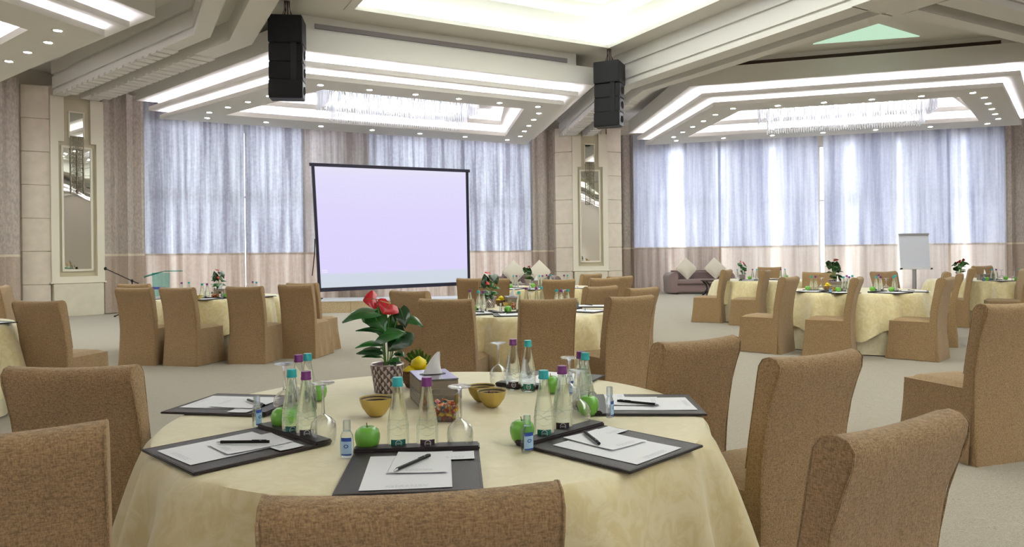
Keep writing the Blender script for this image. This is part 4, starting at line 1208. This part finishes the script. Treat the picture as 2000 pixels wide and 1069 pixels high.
def pot(parent, rt, rb, h, patterned=True):
    MB().lathe([(.001, 0), (rb, 0), (rt, h), (rt-.006, h), (rt-.012, h-.02), (.001, h-.02)], 28, cap=False).obj('pot', M['pot_d'] if patterned else M['pot_l'], parent, smooth=True)
    MB().lathe([(rt-.001, h-.004), (rt+.003, h-.001), (rt-.001, h+.003), (rt-.006, h)], 28, cap=False).obj('pot_rim', M['pot_l'], parent, smooth=True)
    MB().lathe([(.001, h-.018), (rt*.6, h-.012), (rt-.01, h-.018)], 20, cap=False).obj('soil', M['soil'], parent)
    if patterned:
        mb = MB(); nr, nc = 7, 15
        for j in range(nr):
            z = h*(j+.5)/nr
            for i in range(nc):
                a = 2*math.pi*(i+.5*(j % 2))/nc; r = rb+(rt-rb)*z/h
                da = math.pi/nc*.93; dz = h/nr*.93
                def q(aa, zz, rr): return Vector((rr*math.cos(aa), rr*math.sin(aa), zz))
                mb.add([q(a-da, z, r+.0005), q(a, z-dz, r+.0005), q(a+da*.2, z-.0, r+.0022), q(a, z+dz, r+.0005)], [(0, 1, 2, 3)])
        tag(mb.obj('woven_pattern', M['pot_l'], parent), kind='stuff')
def anthurium(loc, label, var=0, rz=0, s=1.0):
    p = thing('potted_anthurium', label, 'potted plant', loc, rz, 'potted anthuriums')
    h = .112; pot(p, .066, .05, h)
    def q(px, py, dy=0):     # centimetre sketch: x to the side, z up
        return Vector((px/474, dy, (765-py)/474)) if False else Vector(((px-757)/474, dy, (765-py)/474))
    mid = h-.012
    def stalk(B, r=.0022):
        B = Vector(B); A = Vector((B.x*.12, B.y*.2, mid)); c = (A+B)/2+Vector((-B.x*.15, 0, .01))
        MB().tube([A, A.lerp(c, .6), c, c.lerp(B, .6), B], r, 6, r*.8).obj('stalk', M['stalk'], p, smooth=True)
    if var == 0:
        LV = [((735, 612, -.02), (678, 628, -.06), .072, 1, .02, (0, -.5, 1)), ((724, 606, .02), (757, 650, -.03), .085, 1, .012, (-.2, -1, .7)), ((783, 607, 0), (795, 642, -.03), .055, 0, .01, (.3, -1, .4)),
              ((790, 626, .02), (827, 641, 0), .045, 1, .012, (0, -.6, 1)), ((748, 648, -.02), (702, 645, -.05), .036, 0, .01, (0, -.5, 1)), ((745, 657, -.03), (797, 650, -.05), .06, 1, .008, (0, -1, .9)),
              ((792, 650, -.01), (763, 684, -.05), .085, 0, .004, (.1, -1, .5)), ((744, 672, -.02), (702, 677, -.06), .034, 1, .012, (0, -.6, 1)), ((746, 684, -.03), (704, 687, -.06), .05, 0, .008, (0, -.6, 1)),
              ((744, 694, -.03), (714, 694, -.06), .03, 1, .006, (0, -.5, 1)), ((760, 652, .03), (768, 616, .02), .05, 1, .008, (0, -1, .2)), ((770, 700, -.02), (786, 706, -.05), .03, 1, .006, (0, -.6, 1)),
              ((766, 706, -.03), (778, 712, -.06), .026, 0, .004, (0, -.8, 1)), ((776, 690, 0), (792, 698, -.02), .03, 0, .006, (0, -.6, 1)), ((738, 612, .04), (722, 600, .06), .05, 1, .01, (0, -.3, 1))]
        FL = [((738, 588, -.01), (715, 588, -.03), .06, (0, -1, .5), (756, 592, -.02)), ((766, 596, -.03), (754, 614, -.05), .07, (.2, -1, .25), (748, 590, -.04))]
    else:
        LV = [((742, 660, 0), (732, 596, .01), .09, 0, .01, (.2, -1, .1)), ((772, 604, .01), (795, 650, -.02), .095, 0, .02, (.5, -1, .5)), ((750, 690, -.03), (705, 702, -.05), .07, 1, .02, (0, -.7, 1)),
              ((755, 640, -.03), (778, 668, -.05), .05, 1, .01, (0, -1, .6)), ((765, 690, -.02), (800, 700, -.05), .05, 1, .015, (0, -.7, 1)), ((748, 700, .05), (720, 690, .08), .05, 0, .01, (0, 0, 1)),
              ((760, 700, -.05), (766, 725, -.08), .05, 0, .01, (0, -1, .5)), ((745, 705, -.05), (730, 722, -.08), .045, 0, .01, (0, -1, .5)), ((770, 640, .03), (806, 628, .06), .05, 1, .01, (0, 0, 1)), ((745, 630, .04), (715, 640, .06), .05, 1, .01, (0, 0, 1)),
              ((775, 668, -.01), (812, 672, -.02), .04, 1, .012, (0, -.6, 1)), ((738, 664, .01), (700, 664, -.02), .035, 0, .012, (0, -.6, 1))]
        FL = [((756, 590, 0), (732, 588, -.03), .06, (0, -.5, 1), (764, 580, 0)), ((750, 640, -.04), (738, 648, -.06), .04, (0, -1, .5), (756, 634, -.04))]
    for A, B, w_, mk, ar, tl in LV:
        A_ = q(*A); stalk(A_)
        leaf_obj(p, A_, q(*B), w_*1.15, M['leaf' if mk else 'leafdark'], ar, tl)
    for A, B, w_, tl, sp in FL:
        A_ = q(*A); stalk(A_, .0018)
        f = leaf_obj(p, A_, q(*B), w_*1.25, M['red'], .006, tl, 'spathe')
        MB().tube([A_, (A_+q(*sp))/2, q(*sp)], .003, 6, .0018).obj('spadix', M['spadix'], f, smooth=True)
    if s != 1: p.scale = (s,)*3
    return p
anthurium(P(757, 765), 'red anthurium in a silver and plum woven-pattern pot on the near table', 0)
basket(P(813, 757)+Vector((.01, .02, 0)), 'basket behind the near tissue box', s=1.2)
hb = thing('herb_sprig', 'feathery green herb sprig standing behind the yellow fruit on the near table', 'leaves', P(822, 752)+Vector((0, .05, .06)))
hb.scale = (1.25,)*3
rnd = random.Random(8)
for i in range(9):
    a = rnd.uniform(-.9, .9); L_ = rnd.uniform(.06, .085); tp = Vector((math.sin(a)*L_*.9, rnd.uniform(-.02, .02), math.cos(a)*L_*.75))
    MB().tube([(0, 0, -.03), tp*.5, tp], .0012, 4).obj('sprig_stem', M['stalk'], hb)
    lm = MB()
    for j in range(7):
        c_ = tp*(.35+.65*j/6)
        for sg in (-1, 1):
            pr = Vector((math.cos(a), 0, -math.sin(a)))*sg
            e_ = c_+pr*.012+tp.normalized()*.008
            lm.add([c_, c_+pr*.006+tp.normalized()*-.003, e_, c_+pr*.005+tp.normalized()*.007], [(0, 1, 2, 3)])
    tag(lm.obj('leaflets', M['leaf'], hb), kind='stuff')

# ------------------------------------------------------------ settings on the other tables
TN = {2: 'the middle table', 3: 'the table before the cushions', 4: 'the table before the lectern', 5: 'the pier-side table', 6: 'the table beside the sofa', 7: 'the flip chart table', 8: 'the farthest table'}
def onto(t, px, py, r=.86):
    c = Vector(TB[t][0]); p = P(px, py); d = Vector((p.x-c.x, p.y-c.y, 0))
    if d.length > r:     # keep it on the table top, on the same line of sight
        dirv = Vector((ray(px), 1, 0)); 
        best = min((abs(s_-p.y), s_) for s_ in [p.y+(i-300)*.01 for i in range(600)] if (dirv*s_-Vector((c.x, c.y, 0))).length <= r) if any((dirv*(p.y+(i-300)*.01)-Vector((c.x, c.y, 0))).length <= r for i in range(600)) else None
        if best: p = Vector((ray(px)*best[1], best[1], ZS))
        else:
            d = d.normalized()*r; p = Vector((c.x+d.x, c.y+d.y, ZS))
    return p
KN = {'bt': 'teal-capped bottle', 'bp': 'purple-capped bottle', 'gl': 'upside-down wine glass', 'ap': 'green apple', 'sg': 'hand gel bottle', 'gb': 'gold bowl'}
KG = {'bt': 'water bottles on ', 'bp': 'water bottles on ', 'gl': 'wine glasses on ', 'ap': 'apples on ', 'sg': 'gel bottles on ', 'gb': 'gold bowls on '}
def put(t, items):
    for it in items:
        k, x, y, l = it
        place(k, onto(t, x, y), f'{KN[k]} {l} on {TN[t]}', KG[k]+TN[t], rz=(x*.37) % 6)
put(2, [('bp', 918, 606, 'nearest the chair with hidden corner'), ('bt', 935, 609, 'just before the plant leaves'), ('bp', 944, 610, 'touching the teal one before the pot'), ('bt', 1014, 612, 'nearest the front chair edge'),
        ('bp', 1028, 600, 'behind the front chair top, nearest the teal one'), ('bp', 1048, 599, 'before the far table cloth, purple of the pair'), ('bt', 1058, 598, 'before the far table cloth, teal of the pair'),
        ('bt', 1087, 606, 'first in the row behind the chair top'), ('bp', 1096, 607, 'second in the row behind the chair top'), ('bt', 1109, 606, 'last in the row behind the chair top'),
        ('gl', 955, 603, 'in front of the plant pot'), ('gl', 1036, 606, 'behind the front chair'), ('gl', 1101, 600, 'between the bottles behind the chair top'),
        ('ap', 924, 610, 'before the purple bottle'), ('ap', 992, 612, 'on the edge of the front desk pad'), ('ap', 1119, 604, 'beside the far gel bottle'), ('sg', 978, 614, 'in front of the fruit basket'), ('sg', 1127, 602, 'between the two pads towards the open carpet'), ('gb', 993, 603, 'in front of the fruit basket')])
put(3, [('bt', 1003, 562, 'beside its twin before the cushion'), ('bp', 1009, 562, 'second of the pair before the cushion'), ('bt', 1054, 562, 'between the tissue box and the chair'), ('bp', 1060, 562, 'touching the chair top edge'),
        ('bp', 1068, 560, 'first of the caps over the chair'), ('bt', 1076, 560, 'second of the caps over the chair'), ('bp', 1102, 561, 'first of two at the pier end'), ('bt', 1109, 561, 'second of two at the pier end'),
        ('gl', 1016, 560, 'before the plant'), ('gl', 1083, 562, 'behind the chair top'), ('ap', 997, 564, 'beside the bottle pair'), ('ap', 1041, 562, 'beside the tissue box'), ('sg', 1035, 566, 'at the front rim'), ('sg', 1119.7, 562, 'at the pier end rim')])
put(4, [('bt', 394.6, 583.5, 'of the pair beside the small plant'), ('bp', 404.7, 583, 'of the pair beside the small plant'), ('gl', 415, 579, 'before the small plant'), ('gl', 398, 577, 'behind the bottle pair'), ('sg', 434, 586, 'at the front rim between two chairs'),
        ('sg', 515, 578, 'at the screen end'), ('bp', 494, 577, 'hidden behind the chair, purple cap'), ('bt', 501, 578, 'hidden behind the chair, teal cap'), ('gb', 387, 586, 'partly hidden by the chair'), ('ap', 440, 583, 'beside the front gel bottle'),
        ('bp', 355, 579, 'with only its cap showing'), ('bt', 369, 578, 'peeking just above a chair')])
put(6, [('bt', 1440, 546, 'just before the plant'), ('bp', 1470, 545.5, 'first beside the apple'), ('bt', 1478, 545.5, 'second beside the apple'), ('bp', 1525, 546, 'first at the window end'), ('bt', 1533, 545.5, 'second at the window end'), ('gl', 1487, 544, 'in the middle'),
        ('gl', 1496, 546, 'hidden by the chair edge'), ('ap', 1464, 546, 'beside the plant'), ('ap', 1535.6, 544, 'at the window end')])
put(7, [('bt', 1585, 568, 'first of the pair towards the sofa'), ('bp', 1593, 568, 'second of the pair towards the sofa'), ('gl', 1604, 568.6, 'beside the fruit basket'), ('ap', 1577.6, 568.6, 'nearest the chair in three-quarter view'), ('sg', 1621, 573, 'at the front rim'),
        ('ap', 1637, 571, 'in front of the wooden box'), ('bt', 1648, 569.7, 'first of the four before the chair'), ('bp', 1654, 566, 'second of the four before the chair'), ('bp', 1659, 569.7, 'third of the four before the chair'), ('bt', 1665, 566, 'fourth of the four before the chair'),
        ('bt', 1711, 569.7, 'first in the row beyond the chair'), ('bp', 1720, 569.7, 'second in the row beyond the chair'), ('bp', 1716, 564, 'at the back of the row'), ('gl', 1731, 569.7, 'in the row beyond the chair'), ('bt', 1745.7, 569.7, 'last in the row beyond the chair'), ('ap', 1741.5, 571, 'in front of the last bottle'),
        ('bt', 1749, 566, 'behind the last one of the row'), ('ap', 1704, 570, 'half hidden by the chair edge'), ('gb', 1632, 570, 'beside the front gel bottle')])
put(8, [('sg', 1921, 549.4, 'nearest the chairs'), ('ap', 1927, 549, 'beside the gel bottle'), ('bt', 1938, 548.5, 'first beside the wooden box'), ('bp', 1946, 548.5, 'second beside the wooden box'), ('gl', 1956, 547, 'beside the bottles'), ('ap', 1964.5, 547, 'between the two glasses'),
        ('gl', 1981, 549, 'towards the picture edge'), ('bt', 1991, 548, 'at the picture edge'), ('ap', 1985, 549.5, 'at the picture edge')])
def far_pad(t, x, y, rz, l):
    p = onto(t, x, y, .72)
    o = place('fo', p, f'dark desk pad {l} on {TN[t]}', 'desk pads on '+TN[t], rz)
    Rm = Matrix.Rotation(rz, 4, 'Z')
    place('p1', p+Rm @ Vector((-.01, -.03, .0075)), f'white sheet on the desk pad {l} on {TN[t]}', 'sheets on '+TN[t], rz+.05)
    place('pn', p+Rm @ Vector((.0, -.0, .012)), f'black pen on the desk pad {l} on {TN[t]}', 'pens on '+TN[t], rz+.6)
for a in ((2, 934, 613, R(-70), 'before the green apple'), (2, 1000, 615, R(4), 'at the front rim'), (2, 1149, 598, R(80), 'at the far corner'), (2, 1143, 608, R(50), 'by the end chair'),
          (3, 1003, 565, R(-30), 'before the bottle pair'), (3, 1048, 566, R(5), 'beside the chair'), (3, 1128, 563, R(60), 'at the pier end'),
          (4, 402, 587, R(-20), 'before the bottle pair'), (4, 530, 580, R(60), 'at the screen end'), (4, 306, 588, R(-60), 'at the microphone end'),
          (5, 8, 631, R(60), 'at the rim'),
          (6, 1462, 548, R(-20), 'near the chair'), (6, 1530, 547, R(30), 'at the window end'),
          (7, 1585, 571, R(-40), 'towards the sofa'), (7, 1640, 574, R(5), 'at the front rim'), (7, 1738, 573, R(30), 'before the last bottle'), (7, 1780, 569.7, R(60), 'under the flip chart'),
          (8, 1952, 549.5, R(5), 'at the front rim')):
    far_pad(*a)
anthurium(onto(2, 957, 600.6), 'red anthurium with broad dark leaves on the middle table', 1, .1, .98)
anthurium(onto(3, 1031, 558, .8), 'small red anthurium before the sofa cushions', 1, 2.6, .9)
anthurium(onto(4, 427, 577), 'red anthurium on the table before the lectern', 1, .8, 1.0)
anthurium(onto(6, 1450, 547), 'anthurium on the table beside the mauve sofa', 0, .5, .95)
anthurium(onto(7, 1629, 563), 'tall anthurium before the bright curtain gap', 1, 2.2, 1.12)
anthurium(onto(8, 1875, 548), 'anthurium above the chairs on the farthest table', 0, 2.8, .95)
basket(onto(2, 979, 597), 'basket on the middle table')
basket(onto(7, 1616, 567), 'basket on the flip chart table')
tissue_box(onto(2, 1001, 598), R(10), 'taupe tissue box beside the fruit basket on the middle table')
tissue_box(onto(3, 1047, 560), R(10), 'tissue box with raised tissue on the table before the beige cushions')
tissue_box(onto(4, 431, 579), R(10), 'tissue box with raised tissue on the table before the lectern')
tissue_box(onto(7, 1638, 564), R(80), 'taupe tissue box behind the apple on the flip chart table')
tissue_box(onto(8, 1925, 547), R(80), 'taupe tissue box on the farthest table')
sweet_box(onto(4, 422, 583), .2, 'clear acrylic box before the small plant')
sweet_box(onto(2, 1007, 604), .2, 'clear acrylic box beside the tissue box of the middle table')

# ------------------------------------------------------------ sofas, side table, flip chart, lectern, microphone
def sofa(D, px0, px1, rz, label, cushions, dz=0):
    c = (ray((px0+px1)/2))*D; wd = (px1-px0)/F*D
    s = thing('sofa', label, 'sofa', (c, D, 0), rz, 'lounge sofas')
    h = wd/2
    MB().box(-h+.2, -.38, .06, h-.2, .36, .3).obj('base', M['sofa'], s, bevel=.02)
    MB().box(-h+.2, -.42, .30, h-.2, .3, .46).obj('seat_cushion', M['sofa'], s, bevel=.04, seg=3)
    MB().box(-h+.15, .18, .3, h-.15, .42, .74).obj('back', M['sofa'], s, bevel=.07, seg=3)
    for q in (-1, 1):
        x0, x1 = sorted((q*(h-.24), q*h))
        pts = [(0, .04), (.24, .04), (.25, .35), (.27, .55), (.2, .66), (.1, .69), (0, .66), (-.04, .58), (-.02, .4)]
        mb = MB(); vs = []
        for y in (-.42, .40):
            for a_, z in pts: vs.append((q*(h-.24+a_), y, z))
        n = len(pts)
        mb.add(vs, [tuple(range(n)), tuple(range(n, 2*n))[::-1]]+[(i, (i+1) % n, n+(i+1) % n, n+i) for i in range(n)])
        mb.obj('arm', M['sofa'], s, bevel=.02, smooth=True)
    for x in (-h+.25, h-.25): MB().box(x-.03, -.3, 0, x+.03, -.24, .07).obj('foot', M['darkwood'], s)
    for (px, l) in cushions:
        x = ray(px)*D
        k = thing('throw_cushion', l, 'cushion', (x, D-.02, .80), 0, 'cream throw cushions')
        rows = []
        for j in range(9):
            rr = []
            for i in range(9):
                u, v = i/4-1, j/4-1
                rr.append((u, v))
            rows.append(rr)
        for sg in (-1, 1):
            pass
        mb = MB()
        for sg in (-1, 1):
            g = []
            for rr in rows:
                row = []
                for u, v in rr:
                    pinch = 1-.10*(1-abs(u))*(abs(v)**3)-.0; pin2 = 1-.10*(1-abs(v))*(abs(u)**3)
                    a_, b_ = u*.25*pinch, v*.25*pin2
                    th = .075*((1-u*u)*(1-v*v))**.5
                    x_, z_ = (a_-b_)*.7071, (a_+b_)*.7071
                    row.append(Vector((x_, sg*th+z_*.28-.1, z_)))
                g.append(row)
            mb.grid(g)
        mb.obj('cushion_cover', M['cushion'], k, smooth=True)
    return s
sofa(23.3, 1301, 1426, R(2), 'mauve upholstered sofa in front of the lilac sheer curtain', [(1339, 'cream diamond cushion on the mauve sofa, fully in view'), (1394, 'cream diamond cushion on the mauve sofa, partly behind a chair')])
sofa(21.3, 966, 1092, R(4), 'low mauve sofa before the drape at the far pier, mostly hidden by chairs', [(1003, 'cream cushion beside the plant stalks, nearer the screen'), (1053, 'cream cushion nearer the far pier')])
sdt = thing('side_table', 'dark wooden side table with curved legs at the end of the mauve sofa', 'side table', (ray(1392)*22.0, 22.0, 0))
MB().box(-.3, -.28, .44, .3, .28, .475).obj('table_top', M['darkwood'], sdt, bevel=.006)
for x in (-1, 1):
    for y in (-.2, .2):
        MB().tube([(x*.26, y, .44), (x*.16, y, .33), (x*.12, y, .2), (x*.2, y, .08), (x*.27, y, 0)], .028, 8).obj('leg', M['darkwood'], sdt, smooth=True)
MB().box(-.2, -.2, .1, .2, .2, .13).obj('shelf', M['darkwood'], sdt)

Df = 17.3
fc = thing('flip_chart', 'white flip chart on a single pole before the window wall', 'flip chart', (ray(1788)*Df, Df, 0), R(-10))
yh_ = HY-ROLL*788
zt_, zb_ = CH+(yh_-456)*Df/F, CH+(yh_-526)*Df/F
wb = 54/F*Df/2
TL_ = Matrix.Translation((0, 0, zb_)) @ Matrix.Rotation(R(-8), 4, 'X')
H_ = zt_-zb_
def Tf(v): return TL_ @ v
MB().box(-wb, 0, 0, wb, .02, H_, Tf).obj('board', M['whiteplastic'], fc)
MB().box(-wb+.01, -.012, .06, wb-.01, -.001, H_-.03, Tf).obj('paper_pad', mat('pad_paper', 'DADBE8', .7), fc)
MB().box(-wb-.005, -.03, H_-.035, wb+.005, .02, H_+.005, Tf).obj('clamp_rail', M['steel'], fc)
MB().box(-wb-.01, -.07, -.005, wb+.01, .0, .03, Tf).obj('pen_tray', M['whiteplastic'], fc)
for x in (-wb, wb): MB().box(x-.02, -.075, -.01, x+.02, -.0, .02, Tf).obj('tray_end', M['black'], fc)
MB().tube([(0, .09, 0.02), (0, .09, zb_+.12)], .045, 12).obj('pole', M['steel'], fc, smooth=True)
MB().lathe([(.001, 0), (.32, 0), (.31, .02), (.001, .03)], 24, (0, .09, 0), cap=False).obj('base_disc', M['whiteplastic'], fc)

Dl = 15.2
lc = thing('glass_lectern', 'teal glass lectern with folded slanted top before the sheer curtain', 'lectern', (ray(322)*Dl, Dl, 0), R(-25))
def LP_(px, py, D): v = at_depth(px, py, D); d = v-Vector(lc.location); return Matrix.Rotation(R(25), 4, 'Z') @ d
def slab(pts, t, name, m):
    mb = MB(); n = len(pts); off = Vector((0, 0, t))
    mb.add([Vector(p) for p in pts]+[Vector(p)+off for p in pts], [tuple(range(n))[::-1], tuple(range(n, 2*n))]+[(i, (i+1) % n, n+(i+1) % n, n+i) for i in range(n)])
    return mb.obj(name, m, lc)
slab([LP_(281, 543, 15.0), LP_(300, 537, 15.0), LP_(321, 531, 15.15), LP_(321, 531, 15.55), LP_(300, 535.5, 15.55), LP_(281, 541.5, 15.5)], .018, 'reading_top', M['tealglass'])
slab([LP_(321, 531, 15.15), LP_(357, 530.5, 15.3), LP_(357, 530, 15.7), LP_(321, 530.5, 15.55)], .018, 'reading_top', M['tealglass'])
zl = LP_(321, 531, 15.2).z
rows = [[Vector((-.27*(1-.2*v)+.54*(1-.2*v)*i/10, -.1-.06*math.sin(math.pi*i/10), (zl-.04)*(1-v)+.02)) for i in range(11)] for v in (0, .25, .5, .75, 1)]
MB().grid(rows).obj('curved_front', M['tealglass'], lc, smooth=True)
MB().lathe([(.001, 0), (.34, 0), (.33, .02), (.001, .025)], 28, cap=False).obj('base_plate', M['steel'], lc)
pl = MB().box(-.16, -.19, zl-.36, .2, -.17, zl-.31).obj('name_plate', M['blueplate'], lc)

Dm = 16.6
ms = thing('microphone_stand', 'black microphone stand with a slanted boom beside the near pier', 'microphone stand', (ray(258)*Dm, Dm, 0))
def MP(px, py, D=Dm): return at_depth(px, py, D)-Vector(ms.location)
pv = MP(258, 549)
MB().tube([(0, 0, .1), pv], .013, 8).obj('pole', M['black'], ms)
MB().tube([MP(271, 554), pv, MP(207, 525.5)], .011, 8).obj('boom', M['black'], ms)
MB().lathe([(.001, -.04), (.025, -.03), (.025, .03), (.001, .04)], 10, tuple(pv), cap=False).obj('clutch', M['black'], ms)
e = MP(206, 525)
MB().lathe([(.001, -.04), (.028, -.025), (.032, .01), (.02, .035), (.001, .04)], 12, tuple(e), cap=False).obj('microphone', M['blackm'], ms, smooth=True)
for a in (R(190), R(310), R(70)):
    MB().tube([(0, 0, .16), (.38*math.cos(a), .38*math.sin(a), .02)], .011, 8).obj('leg', M['black'], ms)
    MB().lathe([(.001, 0), (.025, 0), (.02, .03), (.001, .035)], 8, (.38*math.cos(a), .38*math.sin(a), 0), cap=False).obj('rubber_foot', M['black'], ms)
